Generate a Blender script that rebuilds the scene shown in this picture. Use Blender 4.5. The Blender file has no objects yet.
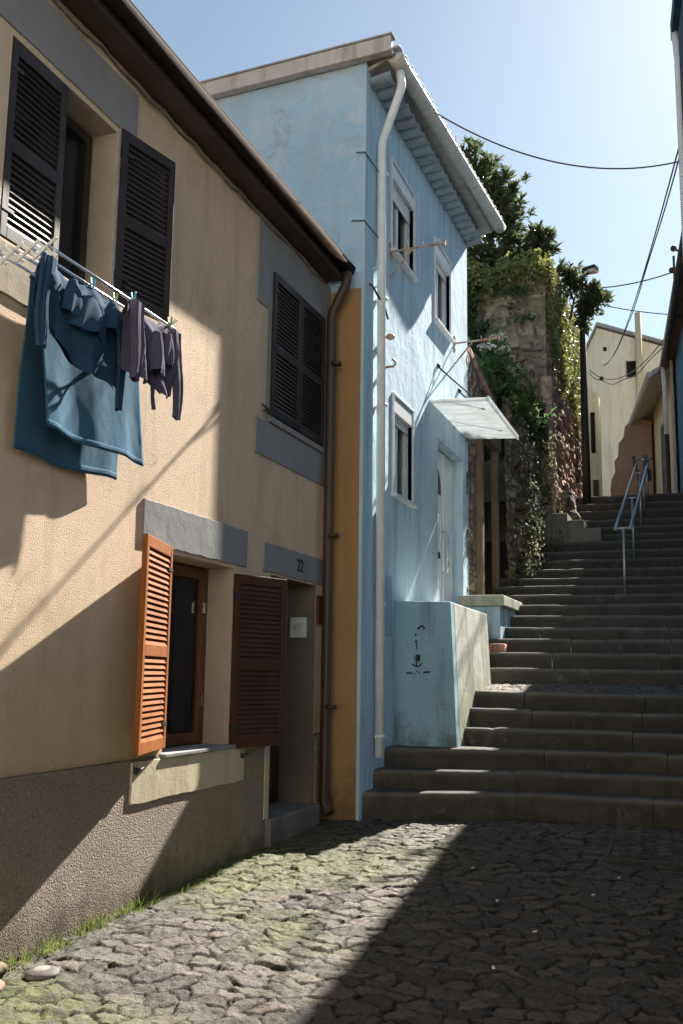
import bpy, bmesh, math, random
import numpy as np
from mathutils import Vector, Matrix
random.seed(7); RNG = np.random.default_rng(11)
SC = bpy.context.scene; COL = SC.collection
V = Vector

# ------------------------------------------------------------------ mesh builder
class MB:
    def __init__(s): s.v = []; s.f = []; s.sm = []
    def add(s, vs, fs, smooth=False):
        o = len(s.v); s.v += [tuple(p) for p in vs]; s.f += [tuple(i + o for i in f) for f in fs]; s.sm += [smooth] * len(fs)
        return s
    def box(s, x0, x1, y0, y1, z0, z1):
        return s.add([(x0,y0,z0),(x1,y0,z0),(x1,y1,z0),(x0,y1,z0),(x0,y0,z1),(x1,y0,z1),(x1,y1,z1),(x0,y1,z1)],
                     [(0,3,2,1),(4,5,6,7),(0,1,5,4),(1,2,6,5),(2,3,7,6),(3,0,4,7)])
    def obox(s, c, a, b, d):
        c = V(c); a = V(a); b = V(b); d = V(d)
        if a.cross(b).dot(d) < 0: a = -a
        P = [c-a-b-d, c+a-b-d, c+a+b-d, c-a+b-d, c-a-b+d, c+a-b+d, c+a+b+d, c-a+b+d]
        return s.add(P, [(0,3,2,1),(4,5,6,7),(0,1,5,4),(1,2,6,5),(2,3,7,6),(3,0,4,7)])
    def quad(s, a, b, c, d): return s.add([a,b,c,d], [(0,1,2,3)])
    def prism(s, poly, d):
        n = len(poly); d = V(d); P = [V(p) for p in poly]; Q = [p + d for p in P]
        nrm = V((0,0,0))
        for i in range(n): nrm += P[i].cross(P[(i+1) % n])
        fs = [tuple(range(n)), tuple(range(2*n-1, n-1, -1))] + [((i+1) % n, i, n+i, n+(i+1) % n) for i in range(n)]
        if nrm.dot(d) > 0: fs = [tuple(reversed(f)) for f in fs]
        return s.add(P + Q, fs)
    def tube(s, pts, r, n=10, cap=True, sx=1.0):
        P = [V(p) for p in pts]; rs = r if isinstance(r, (list, tuple)) else [r] * len(P)
        vs = []; fs = []; prev = None
        for i, p in enumerate(P):
            t = (P[min(i+1, len(P)-1)] - P[max(i-1, 0)]).normalized()
            if prev is None:
                a = V((0,0,1)) if abs(t.z) < .9 else V((1,0,0))
                u = t.cross(a).normalized()
            else:
                u = (prev - t * prev.dot(t)).normalized()
            prev = u; w = t.cross(u)
            for k in range(n):
                an = 2*math.pi*k/n; vs.append(p + (u*math.cos(an) + w*math.sin(an)*sx) * rs[i])
        for i in range(len(P)-1):
            for k in range(n):
                fs.append((i*n+k, i*n+(k+1) % n, (i+1)*n+(k+1) % n, (i+1)*n+k))
        s.add(vs, fs, True)
        if cap:
            o = len(s.v) - len(vs)
            s.f.append(tuple(o + k for k in reversed(range(n)))); s.sm.append(False)
            s.f.append(tuple(o + (len(P)-1)*n + k for k in range(n))); s.sm.append(False)
        return s
    def ball(s, c, r, nu=10, nv=7):
        vs = []; fs = []
        rx, ry, rz = r if isinstance(r, (list, tuple)) else (r, r, r)
        for j in range(nv+1):
            th = math.pi*j/nv
            for i in range(nu):
                ph = 2*math.pi*i/nu
                vs.append((c[0]+rx*math.sin(th)*math.cos(ph), c[1]+ry*math.sin(th)*math.sin(ph), c[2]+rz*math.cos(th)))
        for j in range(nv):
            for i in range(nu):
                fs.append((j*nu+i, (j+1)*nu+i, (j+1)*nu+(i+1) % nu, j*nu+(i+1) % nu))
        return s.add(vs, fs, True)
    def sheet(s, fn, nu, nv, smooth=True, flip=False):
        vs = [fn(i/nu, j/nv) for j in range(nv+1) for i in range(nu+1)]
        fs = []
        for j in range(nv):
            for i in range(nu):
                a = j*(nu+1)+i; q = (a, a+1, a+nu+2, a+nu+1)
                fs.append(tuple(reversed(q)) if flip else q)
        return s.add(vs, fs, smooth)
    def build(s, name, mat, parent=None, label=None, bevel=0, seg=2, solid=0, attr=None):
        me = bpy.data.meshes.new(name)
        off = V(parent.location) if parent is not None else V((0,0,0))
        pp = parent
        while pp is not None and pp.parent is not None: pp = pp.parent; off = off + V(pp.location)
        me.from_pydata([tuple(V(p) - off) for p in s.v], [], s.f)
        me.polygons.foreach_set('use_smooth', s.sm)
        me.validate(); me.update()
        o = bpy.data.objects.new(name, me); COL.objects.link(o); me.materials.append(mat)
        if parent is not None: o.parent = parent
        if label: o['label'] = label
        if solid:
            m = o.modifiers.new('s', 'SOLIDIFY'); m.thickness = solid; m.offset = 0
        if bevel:
            m = o.modifiers.new('b', 'BEVEL'); m.width = bevel; m.segments = seg; m.limit_method = 'ANGLE'; m.angle_limit = math.radians(40)
        return o

def thing(name, label, cat, loc=(0,0,0), group=None):
    o = bpy.data.objects.new(name, None); COL.objects.link(o); o.location = loc
    o.empty_display_size = .2
    o['label'] = label; o['category'] = cat
    if group: o['group'] = group
    return o
def tag(o, label, cat, group=None, kind=None):
    o['label'] = label; o['category'] = cat
    if group: o['group'] = group
    if kind: o['kind'] = kind
    return o
def structure(o): o['kind'] = 'structure'; return o

# ------------------------------------------------------------------ numpy noise
def hash2(ix, iy, seed=0):
    h = (ix.astype(np.int64)*374761393 + iy.astype(np.int64)*668265263 + seed*974634777) & 0x7fffffff
    h = ((h ^ (h >> 13)) * 1274126177) & 0x7fffffff
    h = h ^ (h >> 16)
    return (h & 0xffff) / 65535.0
def vnoise(x, y, seed=0):
    x = np.asarray(x, float); y = np.asarray(y, float)
    ix = np.floor(x); iy = np.floor(y); fx = x-ix; fy = y-iy
    fx = fx*fx*(3-2*fx); fy = fy*fy*(3-2*fy)
    a = hash2(ix, iy, seed); b = hash2(ix+1, iy, seed); c = hash2(ix, iy+1, seed); d = hash2(ix+1, iy+1, seed)
    return (a*(1-fx)+b*fx)*(1-fy) + (c*(1-fx)+d*fx)*fy
def fbm(x, y, seed=0, oct=4):
    r = 0; a = .5
    for k in range(oct):
        r = r + a*(vnoise(x*2**k, y*2**k, seed+k*17)); a *= .5
    return r
def h1(ix, iy, seed):
    h = (ix*374761393 + iy*668265263 + seed*974634777) & 0x7fffffff
    h = ((h ^ (h >> 13))*1274126177) & 0x7fffffff
    return ((h ^ (h >> 16)) & 0xffff)/65535.0
def fb(x, y, seed=0, oct=4):
    r = 0.0; a = .5; sd = seed
    for k in range(oct):
        ix = math.floor(x); iy = math.floor(y); fx = x-ix; fy = y-iy; fx *= fx*(3-2*fx); fy *= fy*(3-2*fy); sd = int(seed+k*17)
        A = h1(ix, iy, sd); B = h1(ix+1, iy, sd); C = h1(ix, iy+1, sd); D = h1(ix+1, iy+1, sd)
        r += a*((A*(1-fx)+B*fx)*(1-fy)+(C*(1-fx)+D*fx)*fy); a *= .5; x *= 2; y *= 2
    return r

# ------------------------------------------------------------------ materials
class NT:
    def __init__(s, name):
        s.m = bpy.data.materials.new(name); s.m.use_nodes = True; s.t = s.m.node_tree
        s.t.nodes.clear(); s.out = s.n('ShaderNodeOutputMaterial'); s.b = s.n('ShaderNodeBsdfPrincipled')
        s.l(s.b.outputs[0], s.out.inputs[0])
        s.tc = s.n('ShaderNodeTexCoord').outputs['Object']
    def n(s, t, **k):
        o = s.t.nodes.new(t)
        for a, b in k.items(): setattr(o, a, b)
        return o
    def l(s, a, b): s.t.links.new(a, b)
    def scaled(s, sc):
        mp = s.n('ShaderNodeMapping'); s.l(s.tc, mp.inputs[0]); mp.inputs['Scale'].default_value = sc; return mp.outputs[0]
    def noise(s, scale, detail=5, rough=.6, vec=None, dist=0.0):
        o = s.n('ShaderNodeTexNoise'); o.inputs['Scale'].default_value = scale; o.inputs['Detail'].default_value = detail
        o.inputs['Roughness'].default_value = rough; o.inputs['Distortion'].default_value = dist
        s.l(vec if vec is not None else s.tc, o.inputs['Vector']); return o.outputs['Fac']
    def vor(s, scale, feature='F1', vec=None, out='Distance'):
        o = s.n('ShaderNodeTexVoronoi'); o.feature = feature; o.inputs['Scale'].default_value = scale
        s.l(vec if vec is not None else s.tc, o.inputs['Vector']); return o.outputs[out]
    def ramp(s, fac, a, b, ca=0.0, cb=1.0):
        o = s.n('ShaderNodeMapRange'); o.inputs['From Min'].default_value = a; o.inputs['From Max'].default_value = b
        o.inputs['To Min'].default_value = ca; o.inputs['To Max'].default_value = cb
        s.l(fac, o.inputs['Value']); return o.outputs[0]
    def mix(s, fac, a, b, mode='MIX'):
        o = s.n('ShaderNodeMix', data_type='RGBA', blend_type=mode)
        if isinstance(fac, (int, float)): o.inputs[0].default_value = fac
        else: s.l(fac, o.inputs[0])
        for i, c in ((6, a), (7, b)):
            if isinstance(c, (tuple, list)): o.inputs[i].default_value = (*c[:3], 1)
            else: s.l(c, o.inputs[i])
        return o.outputs[2]
    def math(s, op, a, b=0.0):
        o = s.n('ShaderNodeMath', operation=op)
        for i, c in ((0, a), (1, b)):
            if isinstance(c, (int, float)): o.inputs[i].default_value = c
            else: s.l(c, o.inputs[i])
        return o.outputs[0]
    def sep(s):
        o = s.n('ShaderNodeSeparateXYZ'); s.l(s.tc, o.inputs[0]); return o.outputs
    def bump(s, h, strength=.5, dist=.01, prev=None):
        o = s.n('ShaderNodeBump'); o.inputs['Strength'].default_value = strength; o.inputs['Distance'].default_value = dist
        s.l(h, o.inputs['Height'])
        if prev is not None: s.l(prev, o.inputs['Normal'])
        return o.outputs[0]
    def fin(s, col, rough=.85, nrm=None, spec=.3, metal=0):
        if isinstance(col, (tuple, list)): s.b.inputs['Base Color'].default_value = (*col[:3], 1)
        else: s.l(col, s.b.inputs['Base Color'])
        if isinstance(rough, (int, float)): s.b.inputs['Roughness'].default_value = rough
        else: s.l(rough, s.b.inputs['Roughness'])
        s.b.inputs['Specular IOR Level'].default_value = spec; s.b.inputs['Metallic'].default_value = metal
        if nrm is not None: s.l(nrm, s.b.inputs['Normal'])
        return s.m

def peeling_gable():
    t = NT('peeling_blue_gable'); n1 = t.noise(.9, 6, .65); n2 = t.noise(4.5, 7, .7, None, .4); n3 = t.noise(16, 6, .7); st = t.noise(1, 6, .65, t.scaled((3.5, 3.5, .8)))
    col = t.mix(t.ramp(n1, .35, .65), (.44,.655,.83), (.33,.54,.72)); col = t.mix(t.ramp(st, .5, .72, 0, .5), col, (.36,.47,.54))
    col = t.mix(t.ramp(n2, .52, .66, 0, .6), col, (.55,.66,.74)); col = t.mix(t.ramp(t.noise(2.6, 8, .75, None, .8), .56, .68, 0, .7), col, (.27,.34,.40))
    col = t.mix(t.ramp(t.noise(6.5, 8, .8, t.scaled((1, 1, 2.2)), 1.2), .63, .68, 0, .85), col, (.13,.14,.15))
    z = t.sep()[2]; top = t.math('ADD', z, t.ramp(n2, .3, .7, -.3, .3)); col = t.mix(t.ramp(top, 2.75+4.4, 3.3+4.4, 0, .5), col, (.25,.26,.28))
    b = t.bump(n2, .6, .05); b = t.bump(n3, .5, .014, b); b = t.bump(t.noise(50, 4, .7), .3, .004, b)
    return t.fin(col, .92, b, .15)
def t_warp(t, amt, sc):
    mv = t.n('ShaderNodeVectorMath', operation='MULTIPLY_ADD'); nz = t.n('ShaderNodeTexNoise'); nz.inputs['Scale'].default_value = sc; nz.inputs['Detail'].default_value = 6
    t.l(t.tc, nz.inputs['Vector']); t.l(nz.outputs['Color'], mv.inputs[0]); mv.inputs[1].default_value = (amt,)*3; t.l(t.tc, mv.inputs[2]); return mv.outputs[0]
def plaster(name, c1, c2, stain, stain_amt=.6, grain=90, gstr=.5, gdist=.006, lump=.35, streak=True, dirt_z=None, rough=.9, worn=None, worn_amt=.62, crack=False):
    t = NT(name)
    n1 = t.noise(1.3, 6, .65); n2 = t.noise(7, 5, .6)
    col = t.mix(t.ramp(n1, .32, .68), c1, c2)
    col = t.mix(t.ramp(n2, .5, .75, 0, .35), col, tuple(x*.8 for x in c2))
    if streak:
        st = t.noise(1.0, 6, .65, t.scaled((5, 5, .55)))
        col = t.mix(t.ramp(st, .5, .75, 0, stain_amt), col, stain)
    if worn:
        w = t.noise(3.1, 8, .72, t.scaled((1, 1, .8)), .6)
        col = t.mix(t.ramp(w, worn_amt, worn_amt+.05, 0, .85), col, worn)
    if dirt_z:
        z = t.sep()[2]; nn = t.noise(4, 5, .7)
        zz = t.math('ADD', z, t.ramp(nn, .3, .7, -.35, .35))
        col = t.mix(t.ramp(zz, dirt_z[0], dirt_z[1], .75, 0), col, dirt_z[2])
    if crack:
        ck = t.vor(.55, 'DISTANCE_TO_EDGE', t_warp(t, .35, 2.5)); msk = t.ramp(t.noise(.8, 3), .5, .6)
        col = t.mix(t.math('MULTIPLY', t.ramp(ck, 0, .005, .35, 0), msk), col, tuple(x*.3 for x in c2))
        col = t.mix(t.ramp(t.noise(2.1, 7, .75, None, .5), .56, .66, 0, .35), col, tuple(x*.62 for x in c2))
    if crack: col = t.mix(t.ramp(t.noise(150, 2, .5), .60, .68, 0, .6), col, tuple(x*.4 for x in c2))
    fine = t.noise(grain, 4, .7)
    col = t.mix(t.ramp(fine, .35, .65, .12, 0), col, tuple(x*.35 for x in c2))
    b = t.bump(n1, lump, .04); b = t.bump(n2, lump*.6, .012, b); b = t.bump(fine, gstr, gdist, b)
    return t.fin(col, rough, b, .2)

def wood(name, c1, c2, rough=.5, spec=.35):
    t = NT(name)
    g = t.noise(9, 6, .7, t.scaled((6, 6, .5))); g2 = t.noise(2.5, 4, .6)
    col = t.mix(t.ramp(g, .3, .7), c1, c2); col = t.mix(t.ramp(g2, .45, .75, 0, .5), col, tuple(x*.55 for x in c1))
    return t.fin(col, t.ramp(g2, .3, .7, rough-.1, rough+.2), t.bump(g, .25, .003), spec)

def metal(name, c1, c2, rough=.45, metallic=0, rustc=None, ra=.6):
    t = NT(name)
    n = t.noise(6, 6, .65); col = t.mix(t.ramp(n, .35, .7), c1, c2)
    if rustc: col = t.mix(t.ramp(t.noise(11, 6, .7), ra, ra+.08, 0, .9), col, rustc)
    return t.fin(col, t.ramp(n, .3, .7, rough-.1, rough+.15), t.bump(t.noise(40, 3), .12, .002), .4, metallic)

def stonewall(name, c1, c2, mortar, scale=2.6, depth=.05, moss=None, moss_lo=.52):
    t = NT(name)
    w = t.noise(2.0, 4, .6)
    mixv = t.n('ShaderNodeVectorMath', operation='MULTIPLY_ADD')
    nz = t.n('ShaderNodeTexNoise'); nz.inputs['Scale'].default_value = 1.7; nz.inputs['Detail'].default_value = 4; t.l(t.tc, nz.inputs['Vector'])
    t.l(nz.outputs['Color'], mixv.inputs[0]); mixv.inputs[1].default_value = (.9, .9, .9); t.l(t.tc, mixv.inputs[2])
    mp = t.n('ShaderNodeMapping'); t.l(mixv.outputs[0], mp.inputs[0]); mp.inputs['Scale'].default_value = (1, 1, 1.5)
    e = t.vor(scale, 'DISTANCE_TO_EDGE', mp.outputs[0]); cc = t.vor(scale, 'F1', mp.outputs[0], 'Color')
    cs = t.n('ShaderNodeSeparateColor'); t.l(cc, cs.inputs[0])
    n = t.noise(14, 6, .7)
    col = t.mix(cs.outputs[0], c1, c2); col = t.mix(t.ramp(n, .35, .7, 0, .7), col, tuple(x*.45 for x in c1))
    joint = t.ramp(t.math('ADD', e, t.ramp(n, .3, .7, -.05, .05)), .0, .12, 1, 0)
    col = t.mix(t.math('MULTIPLY', joint, .6), col, mortar)
    col = t.mix(t.ramp(t.noise(1.1, 6, .7), .5, .68, 0, .85), col, tuple(x*.35 for x in mortar))
    if moss: col = t.mix(t.ramp(t.noise(1.9, 7, .75, None, .4), moss_lo, moss_lo+.1, 0, .85), col, moss)
    b = t.bump(t.ramp(e, 0, .22), .8, depth); b = t.bump(n, .8, .02, b); b = t.bump(t.noise(60, 4, .7), .5, .006, b)
    return t.fin(col, .95, b, .15)

def leafmat(name, c1, c2, c3, rough=.45):
    t = NT(name)
    n = t.noise(2.2, 3, .6); n2 = t.noise(23, 2, .5)
    col = t.mix(t.ramp(n, .35, .65), c1, c2); col = t.mix(t.ramp(n2, .5, .7), col, c3)
    t.fin(col, rough, None, .4)
    tr = t.n('ShaderNodeBsdfTranslucent'); t.l(col, tr.inputs[0])
    ms = t.n('ShaderNodeMixShader'); ms.inputs[0].default_value = .5
    t.l(t.b.outputs[0], ms.inputs[1]); t.l(tr.outputs[0], ms.inputs[2]); t.l(ms.outputs[0], t.out.inputs[0])
    return t.m

def glassmat(name, c=(.02, .028, .035)):
    t = NT(name); n = t.noise(3, 4, .6)
    t.fin(t.mix(t.ramp(n, .4, .7), c, tuple(x*1.8 for x in c)), .06, t.bump(t.noise(4, 3), .12, .02), .5)
    tr = t.n('ShaderNodeBsdfTransparent'); tr.inputs[0].default_value = (.75,.8,.8,1); ms = t.n('ShaderNodeMixShader'); ms.inputs[0].default_value = .55
    t.l(t.b.outputs[0], ms.inputs[1]); t.l(tr.outputs[0], ms.inputs[2]); t.l(ms.outputs[0], t.out.inputs[0]); return t.m

def plain(name, c, rough=.7, spec=.3, metallic=0, var=.25, bump=.15, scale=12):
    t = NT(name); n = t.noise(scale, 5, .65)
    col = t.mix(t.ramp(n, .3, .7), tuple(x*(1-var) for x in c), tuple(min(1, x*(1+var)) for x in c))
    return t.fin(col, rough, t.bump(n, bump, .004), spec, metallic)

M = {}
M['ochre'] = plaster('ochre_roughcast', (.80,.61,.455), (.70,.53,.385), (.44,.34,.25), .6, 95, 1.0, .010, .14, crack=True, dirt_z=(.9,2.3,(.52,.40,.20)))
def plinth_mat():
    t = NT('pebbledash'); p = t.vor(95, 'F1'); n = t.noise(1.6, 5, .65); f = t.noise(48, 5, .75)
    col = t.mix(t.ramp(n, .35, .7), (.50,.41,.35), (.38,.31,.26)); col = t.mix(t.ramp(f, .45, .65, 0, .6), col, (.17,.135,.11)); col = t.mix(t.ramp(t.noise(85, 3, .6), .58, .66, 0, .7), col, (.75,.68,.60))
    z = t.sep()[2]; zz = t.math('ADD', z, t.ramp(t.noise(5, 5, .7), .3, .7, -.15, .15))
    col = t.mix(t.ramp(zz, .1, .42, .8, 0), col, (.09,.085,.05))
    b = t.bump(n, .3, .03); b = t.bump(t.math('ADD', t.ramp(p, 0, .8, 1, 0), t.math('MULTIPLY', f, 1.6)), 1.0, .020, b)
    return t.fin(col, .95, b, .15)
M['plinth'] = plinth_mat()
M['grey'] = plaster('grey_band', (.30,.30,.31), (.25,.25,.265), (.17,.17,.18), .4, 60, .35, .004, .3)
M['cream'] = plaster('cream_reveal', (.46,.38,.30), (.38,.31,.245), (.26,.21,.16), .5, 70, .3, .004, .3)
M['sillpanel'] = plaster('sill_render', (.60,.52,.38), (.52,.44,.32), (.34,.28,.2), .5, 60, .35, .004, .3)
M['orange'] = plaster('ochre_orange', (.42,.255,.125), (.35,.21,.10), (.28,.15,.06), .45, 40, .25, .004, .3, dirt_z=(-.2,.3,(.16,.1,.05)))
M['blue'] = plaster('blue_plaster', (.54,.72,.85), (.40,.59,.73), (.23,.32,.38), .95, 30, .22, .005, .6, worn=(.62,.66,.67), worn_amt=.64)
M['bluegable'] = plaster('blue_gable_plaster', (.56,.74,.90), (.46,.66,.82), (.22,.28,.32), .5, 20, .3, .008, .9, worn=(.15,.17,.18), worn_amt=.66)
M['bluelow'] = plaster('blue_parapet', (.33,.55,.68), (.26,.455,.58), (.09,.10,.08), .8, 40, .25, .004, .4, dirt_z=(-.15,.3,(.1,.13,.11)), worn=(.3,.31,.24), worn_amt=.66)
M['mossy'] = plaster('mossy_render', (.62,.63,.57), (.46,.48,.39), (.14,.145,.08), .9, 30, .35, .006, .5, dirt_z=(-.1,.95,(.17,.19,.07)))
M['shutter_dark'] = wood('dark_shutter_wood', (.022,.016,.016), (.04,.029,.027), .45, .3)
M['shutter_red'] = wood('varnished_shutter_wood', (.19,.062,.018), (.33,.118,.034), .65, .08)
M['shutter_shaded'] = wood('shaded_shutter_wood', (.050,.021,.012), (.075,.033,.02), .45, .35)  # same leaf pair as the red one, colour darkened for its shaded face
M['frame_brown'] = wood('brown_window_timber', (.11,.04,.02), (.17,.065,.032), .5)
M['door_wood'] = wood('dark_door_wood', (.035,.02,.014), (.06,.034,.022), .45)
M['brown_pipe'] = metal('brown_painted_metal', (.050,.034,.028), (.075,.05,.04), .45)
M['gutter_brown'] = plain('matt_brown_gutter', (.035,.024,.02), .9, .05)
M['brown_wood'] = wood('brown_soffit', (.055,.038,.03), (.085,.06,.048), .6)
M['white_pipe'] = metal('white_pvc', (.80,.85,.88), (.66,.72,.76), .4, 0, (.25,.22,.18), .66)
M['white_old'] = metal('weathered_white_metal', (.60,.61,.60), (.42,.43,.42), .55, 0, (.22,.16,.11), .62)
M['verge'] = plaster('verge_cement', (.60,.59,.57), (.48,.47,.455), (.2,.17,.15), .9, 40, .3, .004, .4)
M['tile'] = plaster('roof_tile', (.34,.16,.10), (.26,.12,.08), (.12,.09,.07), .7, 30, .4, .006, .4)
M['tile_grey'] = plaster('weathered_tile', (.42,.43,.43), (.33,.34,.35), (.15,.14,.13), .8, 30, .3, .005, .4)
M['frame_white'] = metal('white_aluminium', (.70,.73,.75), (.60,.63,.66), .4)
M['glass'] = glassmat('window_glass')
M['net'] = plain('net_curtain', (.42,.44,.45), .9)
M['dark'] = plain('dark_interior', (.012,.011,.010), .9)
M['blue_door'] = metal('pale_blue_door_paint', (.82,.87,.90), (.74,.80,.84), .4)
def canopy_mat():
    t = NT('translucent_canopy_sheet'); n = t.noise(5, 5, .65); col = t.mix(t.ramp(n, .35, .7), (.80,.83,.85), (.70,.73,.75)); col = t.mix(t.ramp(t.noise(1, 6, .7, t.scaled((2, 9, 2))), .45, .75, 0, .5), col, (.42,.41,.37)); t.fin(col, .5, None, .2)
    tr = t.n('ShaderNodeBsdfTranslucent'); t.l(col, tr.inputs[0]); ms = t.n('ShaderNodeMixShader'); ms.inputs[0].default_value = .5
    t.l(t.b.outputs[0], ms.inputs[1]); t.l(tr.outputs[0], ms.inputs[2]); t.l(ms.outputs[0], t.out.inputs[0]); return t.m
M['canopy'] = canopy_mat()
M['iron'] = metal('black_iron', (.02,.02,.022), (.035,.033,.032), .5)
M['rust'] = metal('rusty_iron', (.42,.36,.30), (.30,.25,.2), .6, 0, (.30,.10,.035), .48)
M['chrome'] = metal('bright_steel', (.75,.77,.80), (.65,.67,.70), .22, 1)
M['steel'] = metal('galvanised_steel', (.50,.54,.58), (.40,.44,.48), .4, .8)
M['cable'] = plain('cable_rubber', (.07,.075,.085), .8, .1)
M['plastic_cream'] = plain('cream_plastic', (.55,.53,.47), .5)
M['stone_wall'] = stonewall('ruin_stone', (.50,.38,.27), (.25,.185,.13), (.20,.155,.11), 2.6, .06, (.035,.048,.015), .60)
M['red_wall'] = stonewall('red_plastered_ruin', (.74,.45,.36), (.58,.33,.26), (.34,.2,.15), 3.2, .05, (.07,.075,.03), .63)
M['rough_wall'] = stonewall('rough_ruin', (.46,.37,.29), (.24,.19,.145), (.10,.078,.058), 3.4, .07, (.05,.06,.02), .56)
M['timber'] = wood('old_timber', (.17,.125,.085), (.26,.20,.14), .85, .15)
M['leaf_tree'] = leafmat('tree_leaf', (.05,.07,.035), (.09,.115,.055), (.16,.18,.09), .35)
M['leaf_ivy'] = leafmat('ivy_leaf', (.14,.17,.04), (.25,.27,.08), (.38,.36,.15))
M['leaf_dark'] = leafmat('dark_ivy_leaf', (.03,.05,.016), (.05,.075,.024), (.085,.115,.038))
M['leaf_shrub'] = leafmat('shrub_leaf', (.07,.13,.045), (.12,.19,.07), (.19,.27,.12))
M['leaf_pale'] = leafmat('pale_leaf', (.14,.16,.075), (.22,.23,.13), (.34,.33,.22))
M['petal'] = plain('white_petal', (.75,.75,.68), .7)
M['bark'] = wood('bark', (.10,.075,.055), (.16,.12,.09), .9, .1)
M['grass'] = leafmat('grass_blade', (.10,.15,.03), (.15,.19,.05), (.22,.24,.09))

def step_mat():
    t = NT('granite_step'); n = t.noise(2.2, 7, .7); f = t.noise(60, 5, .75); st = t.noise(1, 6, .7, t.scaled((4, 4, .7)))
    col = t.mix(t.ramp(n, .35, .68), (.105,.098,.09), (.055,.051,.047)); oi = t.n('ShaderNodeObjectInfo').outputs['Random']; col = t.mix(t.ramp(oi, 0, 1, 0, .55), col, (.07,.062,.052)); col = t.mix(t.ramp(t.noise(.9, 4, .6), .42, .62, 0, .55), col, (.06,.058,.055)); col = t.mix(t.ramp(st, .48, .7, 0, .75), col, (.045,.041,.036))
    col = t.mix(t.ramp(t.noise(3.7, 7, .75, None, .5), .60, .70, 0, .55), col, (.26,.245,.22))
    col = t.mix(t.ramp(f, .35, .65, .3, 0), col, (.03,.03,.028))
    gm = t.n('ShaderNodeNewGeometry').outputs['Pointiness']; col = t.mix(t.math('MULTIPLY', t.ramp(gm, .515, .60), t.ramp(n, .3, .6, .3, .9)), col, (.34,.32,.29))  # pale convex edges: wear plus sunlit nosing highlights painted in
    b = t.bump(n, .5, .03); b = t.bump(t.noise(18, 5, .7), .5, .012, b); b = t.bump(f, .4, .004, b)
    return t.fin(col, .88, b, .25)
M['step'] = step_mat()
def cobble_mat():
    t = NT('cobble_stone')
    at = t.n('ShaderNodeAttribute', attribute_name='cob'); sp = t.n('ShaderNodeSeparateColor'); t.l(at.outputs['Color'], sp.inputs[0])
    rnd, gap, moss = sp.outputs[0], sp.outputs[1], sp.outputs[2]
    n = t.noise(22, 6, .7); f = t.noise(120, 4, .7)
    col = t.mix(t.ramp(rnd, .15, .8), (.095,.09,.085), (.235,.212,.185)); col = t.mix(t.ramp(rnd, .78, .9, 0, .3), col, (.30,.225,.185)); col = t.mix(t.ramp(t.math('FRACT', t.math('MULTIPLY', rnd, 7.0)), .6, .7, 0, .3), col, (.16,.165,.17)); col = t.mix(t.ramp(n, .4, .7, 0, .6), col, (.09,.078,.066))
    col = t.mix(t.ramp(t.noise(5, 6, .7), .55, .72, 0, .55), col, (.22,.16,.13))
    col = t.mix(t.ramp(f, .40, .62, .65, 0), col, (.035,.032,.028)); col = t.mix(t.ramp(t.noise(44, 5, .7), .58, .68, 0, .5), col, (.36,.34,.30))
    mossn = t.math('MULTIPLY', moss, t.ramp(t.noise(16, 6, .75), .32, .58))
    col = t.mix(t.math('MULTIPLY', mossn, .9), col, (.15,.165,.06))
    gcol = t.mix(moss, (.014,.012,.010), (.04,.05,.015))
    col = t.mix(t.math('MULTIPLY', gap, .95), col, gcol)
    b = t.bump(n, 1.0, .028); b = t.bump(f, 1.0, .010, b)
    return t.fin(col, t.ramp(n, .3, .7, .6, .9), b, .3)
M['cobble'] = cobble_mat()
M['brick_stone'] = plain('broken_brick', (.30,.18,.145), .9, .15, 0, .45, .8, 22)

# ------------------------------------------------------------------ camera, world, sun
F = 1000.0
pitch = math.radians(9.2); roll = math.radians(.8); yaw = math.radians(19.7)
fwd = V((-math.sin(yaw)*math.cos(pitch), math.cos(yaw)*math.cos(pitch), math.sin(pitch)))
r0 = V((math.cos(yaw), math.sin(yaw), 0)); u0 = r0.cross(fwd)
rr = r0*math.cos(roll) + u0*math.sin(roll); uu = -r0*math.sin(roll) + u0*math.cos(roll)
cam = bpy.data.cameras.new('camera'); co = bpy.data.objects.new('camera', cam); COL.objects.link(co)
m = Matrix((rr, uu, -fwd)).transposed().to_4x4(); m.translation = (0, 0, 1.6); co.matrix_world = m
cam.sensor_fit = 'VERTICAL'; cam.sensor_height = 36; cam.sensor_width = 24; cam.lens = F/1024*36; cam.clip_end = 2000; cam.clip_start = .05
SC.camera = co
SUN = V((.17, 1, .8)).normalized()
w = bpy.data.worlds.new('World'); SC.world = w; w.use_nodes = True
nt = w.node_tree; bg = nt.nodes['Background']; sky = nt.nodes.new('ShaderNodeTexSky'); sky.sky_type = 'NISHITA'; sky.sun_disc = False
sky.sun_elevation = math.asin(SUN.z); sky.sun_rotation = math.atan2(SUN.x, SUN.y); sky.air_density = 1.0; sky.dust_density = .4; sky.ozone_density = 1.2
tint = nt.nodes.new('ShaderNodeMix'); tint.data_type = 'RGBA'; tint.blend_type = 'MULTIPLY'; tint.inputs[0].default_value = 1; tint.inputs[7].default_value = (.90, 1.05, 1.03, 1)
nt.links.new(sky.outputs[0], tint.inputs[6]); hs = nt.nodes.new('ShaderNodeHueSaturation'); hs.inputs['Saturation'].default_value = .80; hs.inputs['Value'].default_value = 1.32
nt.links.new(tint.outputs[2], hs.inputs['Color']); nt.links.new(hs.outputs[0], bg.inputs[0]); bg.inputs[1].default_value = .102
ld = bpy.data.lights.new('sun', 'SUN'); ld.energy = 19.0; ld.angle = math.radians(.53); ld.color = (1, .93, .82)
lo = bpy.data.objects.new('sun', ld); COL.objects.link(lo); lo.rotation_euler = SUN.to_track_quat('Z', 'Y').to_euler(); lo.location = (10, 40, 40)
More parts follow.
